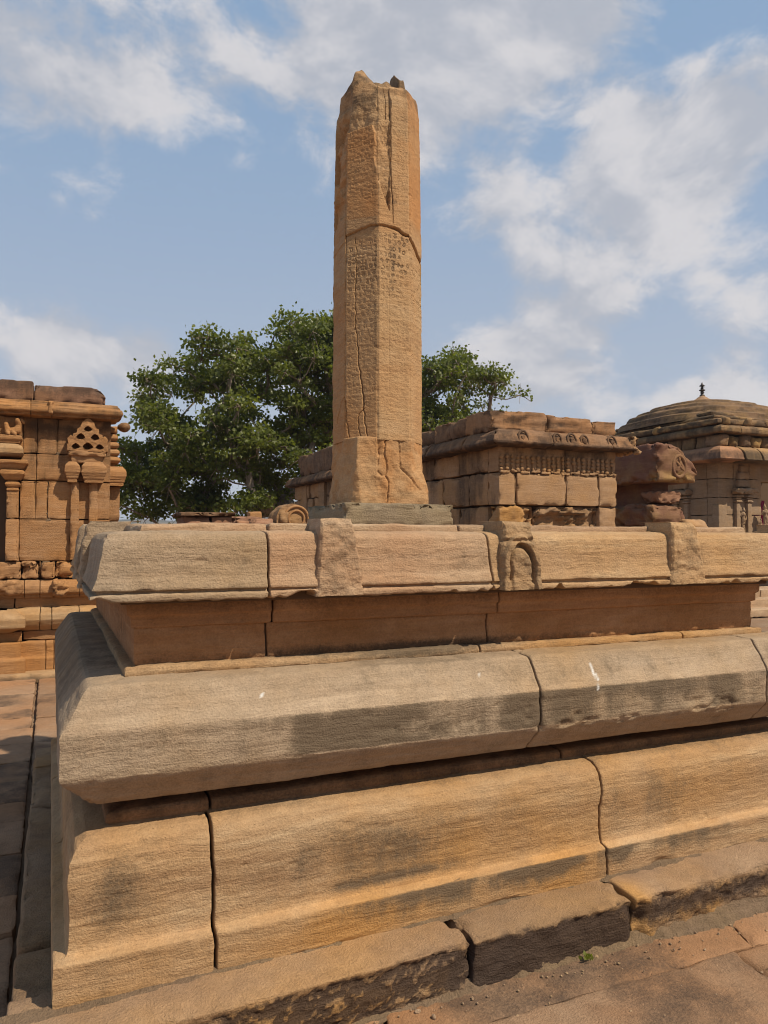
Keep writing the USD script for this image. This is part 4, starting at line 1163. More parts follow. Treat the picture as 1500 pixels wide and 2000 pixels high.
# ------------------------------------------------------------------ low walls and carved fragments behind the platform
LW = thing('low_wall', 'low ruined wall with a projecting coping under the big tree', 'wall')
for i, (a, b) in enumerate(((1.93, 2.35), (2.36, 2.72), (2.73, 3.2))):
    block('wall_stone', (a, 10.0, 0), (b, 10.8, 1.945), 'sandstone_red', LT if False else LW, 400 + i, r=.02, s=.08, amp=.02, chip=.03, attrs={'stain': .08})
block('coping', (1.86, 9.93, 1.945), (2.75, 10.9, 2.01), 'shrine_brown', LW, 404, r=.015, s=.05, amp=.012, chip=.04, attrs={'stain': .25})
ST = thing('stacked_stones', 'loose flat red stones stacked low beside the round carved stone', 'stones')
for i, (lo, hi) in enumerate((((2.60, 9.3, 0), (3.25, 9.8, 1.70)), ((2.62, 9.32, 1.70), (2.83, 9.7, 1.87)), ((2.86, 9.3, 1.70), (3.24, 9.75, 1.80)), ((2.88, 9.33, 1.80), (3.22, 9.7, 1.905)))):
    block('loose_stone', lo, hi, 'sandstone_red', ST, 410 + i, r=.02, s=.04, amp=.014, freq=5., chip=.04)
YB = thing('upright_stone', 'small ochre block standing behind the round carved stone', 'stone')
block('ochre_block', (3.14, 10.6, 0), (3.36, 10.9, 2.06), OR, YB, 420, r=.03, s=.06, amp=.015)
RS = thing('carved_round_stone', 'round fallen stone carved with a ringed medallion', 'stone')
m = trimesh.creation.cylinder(.26, .55, sections=40)
V, F = trimesh.remesh.subdivide_to_size(m.vertices, m.faces, .05)
V = np.stack([V[:, 0] * 1.0 + V[:, 2] * 0, V[:, 2], V[:, 1]], 1)
V = V + trimesh.unitize(V + 1e-9) * ((fbm(V * 5., 4, 5) - .5) * .10)[:, None] + [3.52, 9.55, 1.88]
put('stone_body', V, F, 'shrine_stone', RS, {'stain': .12, 'tone': -.05, 'ochre': .2})
for R0, r0 in ((.20, .022), (.13, .02)):
    m = trimesh.creation.torus(R0, r0, 32, 8)
    v = np.array(m.vertices)
    put('medallion_ring', np.stack([v[:, 0] + 3.58, v[:, 2] + 9.27, v[:, 1] + 1.90], 1), np.array(m.faces)[:, ::-1], OR, RS, {'stain': .05})
V, F = rbox((3.36, 9.2, 0), (3.85, 9.9, 1.78), r=.03, s=.06, amp=.03, seed=5)
put('stone_block', V, F, 'sandstone_red', RS, {'tone': -.05})
V, F = rbox((3.28, 9.22, 1.80), (3.46, 9.6, 2.05), r=.06, s=.03, amp=.04, freq=6., seed=8)
put('broken_lump', V, F, 'shrine_stone', RS, {'stain': .15})

# ------------------------------------------------------------------ long ruined shrine behind the pillar
SH = thing('ruined_shrine', 'long flat ruined shrine with beaded garland frieze and heavy eave', 'shrine')
ss = 'shrine_stone'
X0, Y0, X1 = 5.70, 6.60, 7.76
shs = lambda V: .05 + .38 * gs(V[:, 2], 2.60, 2.82) * gs(fbm(V * np.array([6, 6, 2.]), 3, 3), .35, .6) + .26 * gs(Y0 + .02 - V[:, 1], -.04, -.1) * gs(fbm(V * np.array([3, 3, .8]), 3, 4), .42, .62)
for a, b in ((5.70, 5.985), (6.0, 6.835), (6.845, 7.43), (7.435, 7.76)):
    sd += 1
    block('wall_stone', (a, Y0, 2.062), (b, Y0 + .3, 2.518), ss, SH, sd, r=.006, s=.04, amp=.008, freq=3., chip=.02, attrs={'stain': shs, 'tone': .08})
for a, b, t in ((5.70, 6.30, .10), (6.305, 7.43, .0)):
    V, F = rbox((a, Y0, 1.0), (b, Y0 + .3, 2.05), r=.03, s=.024, amp=.02, freq=3., seed=int(a * 10), chip=.05, maxn=60)
    n = fbm(V * np.array([5, 5, 7.]), 4, 31)
    brk = gs(Y0 + .05 - V[:, 1], -.02, .02) * (gs(V[:, 0], 6.0, 6.25))
    V[:, 1] += brk * .14 * gs(n, .40, .60) + .04 * (fbm(V * 14., 4, 3) - .5) * (V[:, 1] < Y0 + .05)
    put('wall_stone', V, F, ss, SH, {'tone': t - .1 * gs(n, .4, .6), 'ochre': .8 * gs(V[:, 0], 6.3, 6.0), 'stain': .06 + .2 * gs(n, .6, .45) * gs(V[:, 0], 6.1, 6.4)})
block('wall_stone', (7.435, Y0 + .01, 1.0), (7.745, Y0 + .3, 2.05), ss, SH, 501, r=.014, s=.04, amp=.008)
for a, b in ((5.70, 6.83), (6.84, 7.76)):
    sd += 1
    block('frieze_stone', (a, Y0 + .02, 2.525), (b, Y0 + .3, 2.90), ss, SH, sd, r=.01, s=.05, amp=.01, attrs={'stain': shs})
rng = np.random.default_rng(5)
for i in range(23):
    x = 5.735 + i * .088
    top = 2.74 - .0 * i
    n = [4, 4, 3, 4, 5, 4, 2, 4][(i * 5) % 8]
    x += rng.uniform(-.012, .012)
    parts = []
    for k in range(n):
        m = trimesh.creation.icosphere(1, 1.0)
        v = np.array(m.vertices) * rng.uniform(.75, 1.15) * [.034 if k == n - 1 else .028, .022, .030] + [x + rng.uniform(-.004, .004), Y0 + .005, top - k * .055 - .01 * (i % 3 == 0)]
        parts.append((v, np.array(m.faces)))
    parts.append(rbox((x - .012, Y0 - .012, top - .18), (x + .012, Y0 + .03, top + .03), r=.006, s=.1, amp=.003))
    V, F = join(parts)
    put('garland_string', V, F, ss, SH, {'tone': .04, 'stain': .05, 'ochre': .2})
for i in range(12):
    x = 5.80 + i * .17
    V, F = rbox((x - .08, Y0 - .018, 2.505 + .012 * (i % 2)), (x + .08, Y0 + .03, 2.545 + .012 * (i % 2)), r=.018, s=.02, amp=.012, freq=14., seed=i)
    put('garland_swag', V, F, ss, SH, {'tone': .04})
# left side running back
ycuts = [6.60, 7.45, 8.3, 9.3, 10.6, 12.0, 13.4, 14.8, 16.3]
for zi, (z0, z1) in enumerate(((.6, 1.3), (1.31, 2.05), (2.065, 2.53), (2.54, 2.9))):
    for i, (a, b) in enumerate(zip(ycuts[:-1], ycuts[1:])):
        sh = .3 * (zi % 2)
        sd += 1
        block('wall_stone', (X0 + .004 * (i % 3) - (.0 if i < 7 else .05), (Y0 + .30 if i == 0 else a + sh) + .003, z0), (X0 + .3, b + sh * (i < 7) - .003, z1), ss, SH, sd, r=.014, s=.08, amp=.012, freq=3., chip=.02, attrs={'stain': lambda V: .10 + .30 * gs(fbm(V * np.array([2.5, 2.5, .7]), 4, 8), .42, .62)})
for i, y in enumerate((9.6, 13.9, 15.2)):
    block('pilaster', (X0 - .07, y, .6), (X0 + .1, y + .42, 2.86), ss, SH, 530 + i, r=.012, s=.1, amp=.01, attrs={'stain': .12})
block('wall_core', (5.85, 6.75, 0), (7.70, 16.2, 3.0), 'dark_core', SH, 3, r=.01, s=2, amp=0)
block('wall_stone', (7.45, 6.95, .6), (7.75, 16.3, 2.9), ss, SH, 540, r=.02, s=.3)
KAP = [(.26, 2.865), (.05, 2.875), (.015, 2.89), (0, 2.905), (.0, 2.935), (.012, 2.945), (.02, 2.96), (.05, 3.02), (.10, 3.07), (.16, 3.10), (.24, 3.125), (.32, 3.13)]


def eave(side, a, b, m0, m1, seed, du):
    rg = Ring(5.47, 6.37, 2.52, 10.2)
    dsp = stone_disp(low=.030, bed=.010, grit=.006, chip=.16, seed=seed, lowf=3.)
    V, F = join(course_grid(rg, side, resample(KAP, .016, .006), a, b, m0, m1, du, dsp, wobble(seed, .02), wobble(seed + 1, .02), .012, .02, depth=.15))
    put('eave_stone', V, F, 'shrine_brown', SH, {'stain': .12 + .2 * gs(V[:, 2], 2.97, 2.90) + .2 * gs(fbm(V * 4., 3, 9), .42, .6), 'tone': (noise(np.array([seed * 1.3, 2, 2.])) - .5) * .2, 'ochre': .2})


eave('front', 0, 1.0, True, False, 550, .025)
eave('front', 1.0, 2.05, False, False, 551, .025)
eave('front', 2.05, 2.50, False, False, 552, .025)
for i, (a, b) in enumerate(((0, .9), (.9, 2.1), (2.1, 3.6), (3.6, 5.2), (5.2, 7.0), (7.0, 8.8), (8.8, 10.15))):
    eave('left', a, b, i == 0, False, 560 + i, .05)
block('eave_core', (5.75, 6.65, 2.88), (7.85, 16.5, 3.11), 'shrine_brown', SH, 569, r=.02, s=.3)
V, F = rbox((7.86, 6.36, 2.83), (8.03, 6.8, 3.12), r=.05, s=.03, amp=.05, freq=6., seed=9, chip=.06)
put('eave_stone', V, F, ss, SH, {'stain': .1, 'tone': .05})
for i, x in enumerate((5.98, 6.55, 6.80, 7.02, 7.52)):
    m = trimesh.creation.torus(.085 - .012 * (i % 2), .016, 24, 8)
    v = np.array(m.vertices) * [.9, 1.15, 1]
    keep = v[:, 1] > -.06
    v[:, 1] = np.maximum(v[:, 1], -.075)
    put('eave_arch', np.stack([v[:, 0] + x, v[:, 2] + 6.412 + .22 * np.maximum(v[:, 1], 0), v[:, 1] + 2.99], 1), np.array(m.faces)[:, ::-1], 'shrine_brown', SH, {'stain': .3})
    V, F = rbox((x - .035, 6.39, 2.93), (x + .035, 6.46, 3.03), r=.02, s=.02, amp=.015, freq=15., seed=i)
    put('eave_bust', V, F, 'shrine_brown', SH, {'stain': .25, 'ochre': .2})
for i, (a, b, t) in enumerate(((5.62, 6.55, 3.40), (6.552, 7.36, 3.37), (7.362, 7.80, 3.34))):
    V, F = rbox((a, 6.66 + .012 * (i % 2), 3.09), (b, 7.4, t), r=.012, s=.034, amp=.022, freq=3.5, seed=570 + i, chip=.05, maxn=50)
    V[:, 1] += .03 * (fbm(V * np.array([3, 3, 16.]), 4, 5) - .5) * 2
    put('parapet_stone', V, F, 'shrine_brown', SH, {'stain': .05 + .3 * gs(fbm(V * np.array([3, 3, 8.]), 3, 6), .45, .6), 'ochre': .5, 'tone': .1})
for i, (a, b, t) in enumerate(((7.4, 8.5, 3.40), (8.5, 9.9, 3.38), (9.9, 11.5, 3.40), (11.5, 13.3, 3.40), (13.3, 15.9, 3.62))):
    V, F = rbox((5.64 + .03 * (i % 2), a, 3.09), (6.4, b - .02, t), r=.04, s=.09, amp=.04, freq=2.5, seed=580 + i, chip=.06)
    put('parapet_stone', V, F, 'shrine_brown', SH, {'stain': .22, 'tone': -.02})
block('roof_slab', (6.3, 7.3, 3.1), (7.7, 16, 3.3), 'shrine_brown', SH, 590, r=.03, s=.3, amp=.02)

# ------------------------------------------------------------------ dark red ruin between the shrine and the domed temple
RR = thing('red_ruin', 'broken dark red sandstone stub with a carved medallion on its overhanging top block', 'ruin')
rd = 'ruin_red'
block('base_stone', (9.55, 7.9, 0), (10.5, 10.2, 1.78), rd, RR, 600, r=.04, s=.1, amp=.02)
V, F = rbox((9.60, 7.85, 1.77), (10.40, 10.0, 2.20), r=.07, s=.04, amp=.05, freq=2.5, seed=601, chip=.06)
put('slab_stone', V, F, rd, RR, {'stain': .05, 'tone': .0})
block('pier_stone', (9.95, 8.25, 2.19), (10.35, 9.9, 2.60), rd, RR, 602, r=.02, s=.06, amp=.02)
V, F = rbox((9.86, 7.95, 2.21), (10.34, 8.4, 2.43), r=.03, s=.025, amp=.015, freq=5., seed=603, chip=.03)
V[:, 0] += np.sign(V[:, 0] - 10.1) * .05 * gs(V[:, 2], 2.2, 2.43)
put('capital_stone', V, F, 'sandstone_red', RR, {'tone': -.1, 'ochre': .0, 'stain': .05})
V, F = rbox((9.66, 7.80, 2.58), (10.62, 10.0, 3.27), r=.05, s=.035, amp=.03, freq=3., seed=604, chip=.05, maxn=50)
sl = np.clip((V[:, 0] - 10.12) / .5, 0, 1)
V[:, 2] -= sl * .42 * gs(V[:, 2], 2.65, 3.2)
V[:, 1] += .05 * bump_at(V[:, 0], 9.66, .16) * 0 + .03 * (fbm(V * np.array([4, 4, 12.]), 4, 5) - .5)
put('top_block', V, F, rd, RR, {'stain': .05, 'ochre': .9 * gs(V[:, 2], 2.82, 2.66) * (V[:, 1] < 8.0), 'tone': .15 * gs(V[:, 2], 2.85, 2.66)})
m = trimesh.creation.torus(.17, .03, 28, 8)
v = np.array(m.vertices) * [.85, 1.1, 1]
put('medallion_ring', np.stack([v[:, 0] + 10.17, v[:, 2] + 7.81, v[:, 1] + 2.86], 1), np.array(m.faces)[:, ::-1], rd, RR, {'tone': .1})
for i, (a, b) in enumerate((((10.12, 2.78), (10.20, 2.92)), ((10.20, 2.92), (10.25, 2.80)), ((10.13, 2.92), (10.22, 2.82)), ((10.17, 2.97), (10.17, 3.0)))):
    V, F = blob([(((a[0], 7.81, a[1]), .032), ((b[0], 7.80, b[1]), .026))], .02)
    put('medallion_limb', V, F, rd, RR, {'tone': .12})
for i, (lo, hi) in enumerate((((10.25, 7.7, 1.6), (10.75, 8.1, 1.93)), ((10.6, 7.9, 1.6), (11.0, 8.3, 1.86)))):
    V, F = rbox(lo, hi, r=.10, s=.04, amp=.05, freq=4., seed=610 + i)
    put('rubble_stone', V, F, 'shrine_stone', RR, {'tone': .1})

# ------------------------------------------------------------------ domed temple at the right edge
DT = thing('domed_temple', 'temple with low stepped stone roof and thin dark metal finial', 'temple')
tt, rf = 'temple_tan', 'roof_stone'
WX, WY = 17.50, 13.80
# walls: front stones to the doorway, then the jamb; side stones running back
for i, (z0, z1) in enumerate(((0, .9), (.91, 1.75), (1.76, 2.25), (2.26, 2.75), (2.76, 3.3), (3.31, 3.95))):
    for a, b in ((WX, WX + .62), (WX + .625, WX + 1.25), (WX + 1.255, WX + 1.72)):
        sd += 1
        block('wall_stone', (a, WY, z0), (b, WY + .4, z1), tt, DT, sd, r=.012, s=.09, amp=.008, attrs={'stain': .04})
    for a, b in ((.405, 1.5), (1.505, 2.8), (2.805, 4.6), (4.605, 7)):
        sd += 1
        block('wall_stone', (WX, WY + a, z0), (WX + .4, WY + b, z1), tt, DT, sd, r=.012, s=.15, amp=.008, attrs={'stain': .06})
block('wall_core', (WX + .2, WY + .3, 0), (WX + 1.6, WY + 6.9, 4.2), 'dark_core', DT, 8, r=.01, s=3, amp=0)
block('inner_wall', (WX + 1.6, WY + 3.5, 0), (WX + 14, WY + 4.0, 4.2), 'dark_core', DT, 9, r=.01, s=3, amp=0)
block('wall_stone', (WX + 4.2, WY, 0), (WX + 6, WY + .4, 4.0), tt, DT, 610, r=.02, s=.2)
block('door_lintel', (WX + 1.6, WY + .02, 3.25), (WX + 4.3, WY + .5, 4.0), tt, DT, 611, r=.02, s=.2)


def temple_niche(x, side, seed):
    """paired pilasters under a carved canopy; side True puts it on the wall running back"""
    def B(name, lo, hi, **k):
        if side:
            lo, hi = (WX - lo[1] * 0 - hi[1], WY + lo[0], lo[2]), (WX - lo[1], WY + hi[0], hi[2])
        else:
            lo, hi = (WX + lo[0], WY - hi[1], lo[2]), (WX + hi[0], WY - lo[1], hi[2])
        block(name, lo, hi, tt, DT, seed + int(lo[2] * 50), s=.05, **k)
    for a in (-.30, .14):
        B('pilaster', (x + a, -.05, 1.0), (x + a + .16, .10, 2.62), r=.012, amp=.006)
        B('pilaster_capital', (x + a - .035, -.05, 2.62), (x + a + .195, .14, 2.69), r=.02, amp=.006)
        B('pilaster_capital', (x + a - .02, -.05, 2.70), (x + a + .18, .12, 2.76), r=.02, amp=.006)
        B('pilaster_capital', (x + a - .06, -.05, 2.77), (x + a + .22, .17, 2.83), r=.02, amp=.006)
    B('canopy', (x - .42, -.05, 2.86), (x + .42, .26, 3.04), r=.06, amp=.02, chip=.03)
    B('canopy_tower', (x - .26, -.05, 3.05), (x + .26, .14, 3.28), r=.03, amp=.03)
    B('canopy_tower', (x - .20, -.05, 3.29), (x + .20, .12, 3.5), r=.03, amp=.03)
    B('canopy_tower', (x - .12, -.05, 3.5), (x + .12, .10, 3.72), r=.05, amp=.03)


temple_niche(.92, False, 620)
temple_niche(1.35, True, 660)
block('pilaster', (WX - .03, WY - .05, 1.0), (WX + .30, WY + .2, 2.55), tt, DT, 690, r=.015, s=.06)
figure(DT, (WX + .90, WY - .07, 1.75), .72, tt, 5)
figure(DT, (WX + 1.62, WY - .22, 1.78), .80, tt, 6, lean=-.04)
figure(DT, (WX + 1.44, WY - .20, 1.78), .38, tt, 7)
block('figure_base', (WX + 1.30, WY - .32, 1.0), (WX + 1.95, WY + .05, 1.78), tt, DT, 691, r=.03, s=.08)
# great rounded eave
GE = [(.50, 3.72), (.12, 3.74), (.02, 3.755), (0, 3.77), (0, 3.80), (.02, 3.81), (.03, 3.86), (.06, 3.95), (.13, 4.05), (.24, 4.13), (.40, 4.18), (.6, 4.20)]


def great_eave(side, a, b, m0, m1, seed, mat):
    rg = Ring(16.74, 12.98, 7.0, 6.0)
    V, F = join(course_grid(rg, side, resample(GE, .03, .01), a, b, m0, m1, .07, stone_disp(low=.02, bed=.008, grit=.004, chip=.08, seed=seed), wobble(seed, .02), wobble(seed + 1, .02), .02, .03, depth=.2))
    put('eave_stone', V, F, mat, DT, {'stain': .42 * gs(V[:, 2], 4.12, 3.95) * gs(fbm(V * 1.2, 2, seed), .3, .5), 'ochre': .3, 'tone': .1})


great_eave('front', 0, .95, True, False, 700, 'sandstone_red')
great_eave('front', 1.0, 1.65, False, False, 702, 'roof_stone')
great_eave('front', 1.67, 3.6, False, False, 704, 'temple_tan')
great_eave('left', 0, 1.6, True, False, 706, 'sandstone_red')
great_eave('left', 1.6, 3.6, False, False, 708, 'sandstone_red')
great_eave('left', 3.6, 5.9, False, False, 710, 'sandstone_red')
block('eave_core', (17.2, 13.4, 3.75), (23.5, 18.8, 4.18), rf, DT, 711, r=.02, s=1)
# frieze of carved blocks, second eave, stepped roof
rng = np.random.default_rng(11)
for i in range(9):
    a = 17.10 + i * .42
    V, F = rbox((a, 13.30 + rng.uniform(0, .06), 4.16), (a + .38, 13.9, 4.52 + rng.uniform(-.05, .03)), r=.08, s=.05, amp=.06, freq=5., seed=720 + i)
    put('frieze_stone', V, F, rf, DT, {'stain': .25 * (i % 3 > 0), 'ochre': .6 * (i % 2), 'tone': .0})
for i in range(9):
    a = 13.75 + i * .55
    V, F = rbox((17.10 + rng.uniform(0, .05), a, 4.16), (17.6, a + .5, 4.52), r=.05, s=.06, amp=.04, freq=4., seed=740 + i)
    put('frieze_stone', V, F, rf, DT, {'stain': .2, 'ochre': .3})
SE = [(.25, 4.52), (.03, 4.53), (.0, 4.56), (0, 4.66), (.04, 4.72), (.12, 4.76), (.2, 4.78), (.5, 4.80)]
mould('upper_eave_stone', 16.98, 23.0, 13.16, 5.6, SE, rf, DT, 760, du=.06, ds=.03, joints=(17.75, 18.35, 19.2, 20.5), attrs={'stain': lambda V: .10 + .25 * gs(fbm(V * 3., 3, 4), .4, .6), 'ochre': .35}, disp=stone_disp(low=.03, bed=.012, grit=.006, chip=.2, seed=9))
for i, (x0, x1, y0, dz, z0, z1) in enumerate(((17.25, 22.8, 13.5, 5.0, 4.79, 5.0), (17.5, 22.4, 13.85, 4.6, 5.0, 5.16), (17.75, 22.2, 14.2, 4.2, 5.16, 5.32), (18.0, 21.9, 14.55, 3.8, 5.32, 5.44))):
    mould('roof_step_stone', x0 - .2, x1, y0 - .15, dz, [(.06, z0), (.02, z0 + .02), (0, z0 + .05), (.01, z1 - .06), (.06, z1 - .02), (.2, z1)], rf, DT, 770 + i, du=.06, ds=.03, attrs={'stain': lambda V: .12 + .3 * gs(fbm(V * np.array([3, 3, 6.]), 3, 4), .42, .6), 'ochre': .4}, joints=(18.3, 18.9, 19.7, 20.6) if i < 2 else (18.8, 19.7, 20.4), disp=stone_disp(low=.05, bed=.015, grit=.01, chip=.25, seed=9 + i))
for i, (x, y) in enumerate(((17.25, 13.25), (18.05, 13.22), (18.9, 13.3), (17.1, 14.3), (17.05, 15.6), (17.05, 16.6), (17.1, 17.6))):
    V, F = rbox((x, y, 4.76), (x + .24, y + .3, 5.0), r=.08, s=.05, amp=.06, freq=5., seed=790 + i)
    put('roof_stump', V, F, rf, DT, {'ochre': .6, 'stain': .05})
PRF = np.array([1, 1]) * np.array([(2.36, 5.10), (2.30, 5.26), (2.27, 5.33), (2.12, 5.38), (2.08, 5.50), (2.05, 5.55), (1.82, 5.62), (1.77, 5.71), (1.48, 5.78), (1.42, 5.86), (1.0, 5.93), (.62, 6.01), (.36, 6.06), (.30, 6.09), (.20, 6.15), (.11, 6.22), (.06, 6.26), (.0, 6.26)])
a = np.linspace(0, 2 * math.pi, 129)
sq = (np.abs(np.cos(a)) ** 3.2 + np.abs(np.sin(a)) ** 3.2) ** (-1 / 3.2)
cx, cy = 19.55, 16.3
t = np.linspace(0, len(PRF) - 1, 86)
R0, Z0 = np.interp(t, np.arange(len(PRF)), PRF[:, 0]), np.interp(t, np.arange(len(PRF)), PRF[:, 1])
rough = fbm(np.stack([np.cos(a)[None] * 3 + 0 * R0[:, None], np.sin(a)[None] * 3 + 0 * R0[:, None], Z0[:, None] * 6 + 0 * a[None]], -1), 4, 7) - .5
rough[:, -1] = rough[:, 0]
RR_ = R0[:, None] * (1 + (sq - 1) * np.clip(R0[:, None] / 1.2, 0, 1)) * (1 + .035 * rough)
P = np.stack([cx + RR_ * np.cos(a), cy + RR_ * np.sin(a), Z0[:, None] + .05 * rough * (R0[:, None] > .4)], -1).transpose(1, 0, 2)
V, F = grid(P)
put('roof_dome', V, F, rf, DT, {'stain': .06 + .22 * gs(fbm(V * np.array([2., 2, 5]), 3, 4), .42, .62) * (V[:, 2] < 6.0), 'ochre': .15 * gs(fbm(V * 5., 3, 8), .5, .6), 'tone': .5 * gs(V[:, 2], 6.02, 6.08) - .12})
usdkit.material(stage, '/World/Looks/dark_metal', {'p': ('principled_bsdf', {'base_color': (.05, .042, .036), 'metallic': .6, 'roughness': .5})}, [], surface='p.BSDF')
prf = [(.0, 6.20), (.08, 6.21), (.10, 6.25), (.05, 6.29), (.05, 6.31), (.085, 6.34), (.05, 6.37), (.05, 6.385), (.11, 6.42), (.11, 6.44), (.05, 6.47), (.04, 6.49), (.09, 6.51), (.035, 6.53), (.035, 6.55), (.115, 6.575), (.05, 6.62), (.025, 6.67), (.0, 6.72)]
m = trimesh.creation.revolve(np.array(prf) - [0, 6.20], sections=24)
put('finial', np.array(m.vertices) * [.85, .85, .95] + [cx, cy, 6.22], m.faces, 'dark_metal', DT)
# grey threshold floor and the dim cloth in the doorway
block('threshold', (WX + 1.3, WY - .9, 0), (WX + 4.5, WY + 1, 1.74), 'plinth_grey', DT, 800, r=.02, s=.3)
block('plinth_stone', (WX - .3, WY - .3, 0), (WX + 1.6, WY + .05, 1.0), tt, DT, 801, r=.03, s=.15)
usdkit.material(stage, '/World/Looks/magenta_cloth', {'p': ('principled_bsdf', {'base_color': (.22, .008, .05), 'roughness': .8})}, [], surface='p.BSDF')
x = np.linspace(WX + 1.80, WX + 2.35, 40)
z = np.linspace(1.75, 2.72, 20)
Xg, Zg = np.meshgrid(x, z, indexing='ij')
Yg = WY + .45 + .05 * np.sin(Xg * 40 + Zg * 3) + .02 * np.sin(Xg * 90)
P1 = np.stack([Xg, Yg, Zg - .25 * gs(Xg, WX + 2.0, WX + 1.8) * gs(Zg, 2.2, 2.7)], -1)
V, F = join([grid(P1), grid(P1 + [0, .012, 0], True)])
put('doorway_cloth', V, F, 'magenta_cloth', label='dark magenta cloth hanging in the black doorway of the domed temple', cat='cloth')

SP = thing('stone_steps', 'pale stone steps in the court seen past the right end of the platform', 'steps')
for i, (x0, y0, z1) in enumerate(((12.9, 8.9, .13), (13.1, 9.3, .29), (13.3, 9.75, .45))):
    for j in range(3):
        block('step_stone', (x0 + j * 1.1, y0, -.04), (x0 + j * 1.1 + 1.09, y0 + .9, z1), 'sandstone_pink', SP, 810 + i * 3 + j, r=.02, s=.08, amp=.012)

# ------------------------------------------------------------------ hill on the horizon
th = np.linspace(math.radians(-22), math.radians(38), 160)
t = np.linspace(0, 1, 14)
TH, T = np.meshgrid(th, t, indexing='ij')
hh = 46 * (.35 + .9 * fbm(np.stack([TH * 5, 0 * T, 0 * T], -1), 4, 71))
rad = 1500 + 380 * (T - .5) * 2
P = np.stack([np.sin(TH) * rad, np.cos(TH) * rad, -1 + hh * np.sin(T * math.pi) + 6 * (fbm(np.stack([TH * 40, T * 6, 0 * T], -1), 4, 72) - .5) * np.sin(T * math.pi)], -1)
usdkit.material(stage, '/World/Looks/scrub_hill', {'g': ('geometry', {}), 'n': ('noise_texture', {'scale': .02, 'detail': 6.0}), 'r': ('rgb_ramp', {'ramp': [(.35, (.045, .05, .03)), (.65, (.13, .10, .065))]}), 'p': ('principled_bsdf', {'roughness': 1.0, 'specular_ior_level': 0.0})},
                [('g.position', 'n.vector'), ('n.fac', 'r.fac'), ('r.color', 'p.base_color')], surface='p.BSDF')
put('hills', *grid(P, True), 'scrub_hill', kind='structure')

# ------------------------------------------------------------------ trees
usdkit.material(stage, '/World/Looks/bark', {'g': ('geometry', {}), 'm': ('mapping', {'scale': (6, 6, 1.5)}), 'n': ('noise_texture', {'scale': 3.0, 'detail': 6.0}), 'r': ('rgb_ramp', {'ramp': [(.3, (.13, .10, .075)), (.7, (.30, .245, .185))]}), 'b': ('bump', {'distance': .02}),
                'p': ('principled_bsdf', {'roughness': .9, 'specular_ior_level': .2})}, [('g.position', 'm.vector'), ('m.vector', 'n.vector'), ('n.fac', 'r.fac'), ('r.color', 'p.base_color'), ('n.fac', 'b.height'), ('b.normal', 'p.normal')], surface='p.BSDF')
usdkit.material(stage, '/World/Looks/leaf', {'g': ('geometry', {}), 'big': ('noise_texture', {'scale': .9, 'detail': 3.0}), 'mx': ('math', {'math_type': 'multiply_add', 'value2': .55}), 'bb': ('math', {'math_type': 'multiply_add', 'value2': 1.1, 'value3': -.33}),
                'r': ('rgb_ramp', {'ramp': [(.0, (.055, .070, .012)), (.4, (.135, .155, .026)), (.75, (.225, .230, .042)), (1.0, (.35, .29, .07))]}),
                'p': ('principled_bsdf', {'roughness': .42, 'specular_ior_level': .45}), 't': ('translucent_bsdf', {}), 'x': ('mix_closure', {'fac': .45}), 'h': ('hsv', {'saturation': 1.1, 'value': 1.7})},
                [('g.random_per_island', 'mx.value1'), ('g.position', 'big.vector'), ('big.fac', 'bb.value1'), ('bb.value', 'mx.value3'), ('mx.value', 'r.fac'), ('r.color', 'p.base_color'), ('r.color', 'h.color'), ('h.color', 't.color'), ('p.BSDF', 'x.closure1'), ('t.BSDF', 'x.closure2')], surface='x.closure')


def tube(pts, rad, k=7):
    pts = np.asarray(pts)
    tan = np.gradient(pts, axis=0)
    tan /= np.maximum(np.linalg.norm(tan, axis=1, keepdims=True), 1e-9)
    ref = np.where(np.abs(tan[:, 2:3]) > .9, [[1.0, 0, 0]], [[0, 0, 1.0]])
    a = np.cross(tan, ref)
    a /= np.linalg.norm(a, axis=1, keepdims=True)
    b = np.cross(tan, a)
    t = np.linspace(0, 2 * math.pi, k + 1)
    P = pts[:, None] + (a[:, None] * np.cos(t)[None, :, None] + b[:, None] * np.sin(t)[None, :, None]) * np.asarray(rad)[:, None, None]
    return grid(P, True)


def inside(poly, p):
    x, y = p[..., 0], p[..., 1]
    c = np.zeros(x.shape, bool)
    for (x0, y0), (x1, y1) in zip(poly, np.roll(poly, -1, 0)):
        if y0 != y1:
            c ^= ((y0 > y) != (y1 > y)) & (x < (x1 - x0) * (y - y0) / (y1 - y0) + x0)
    return c


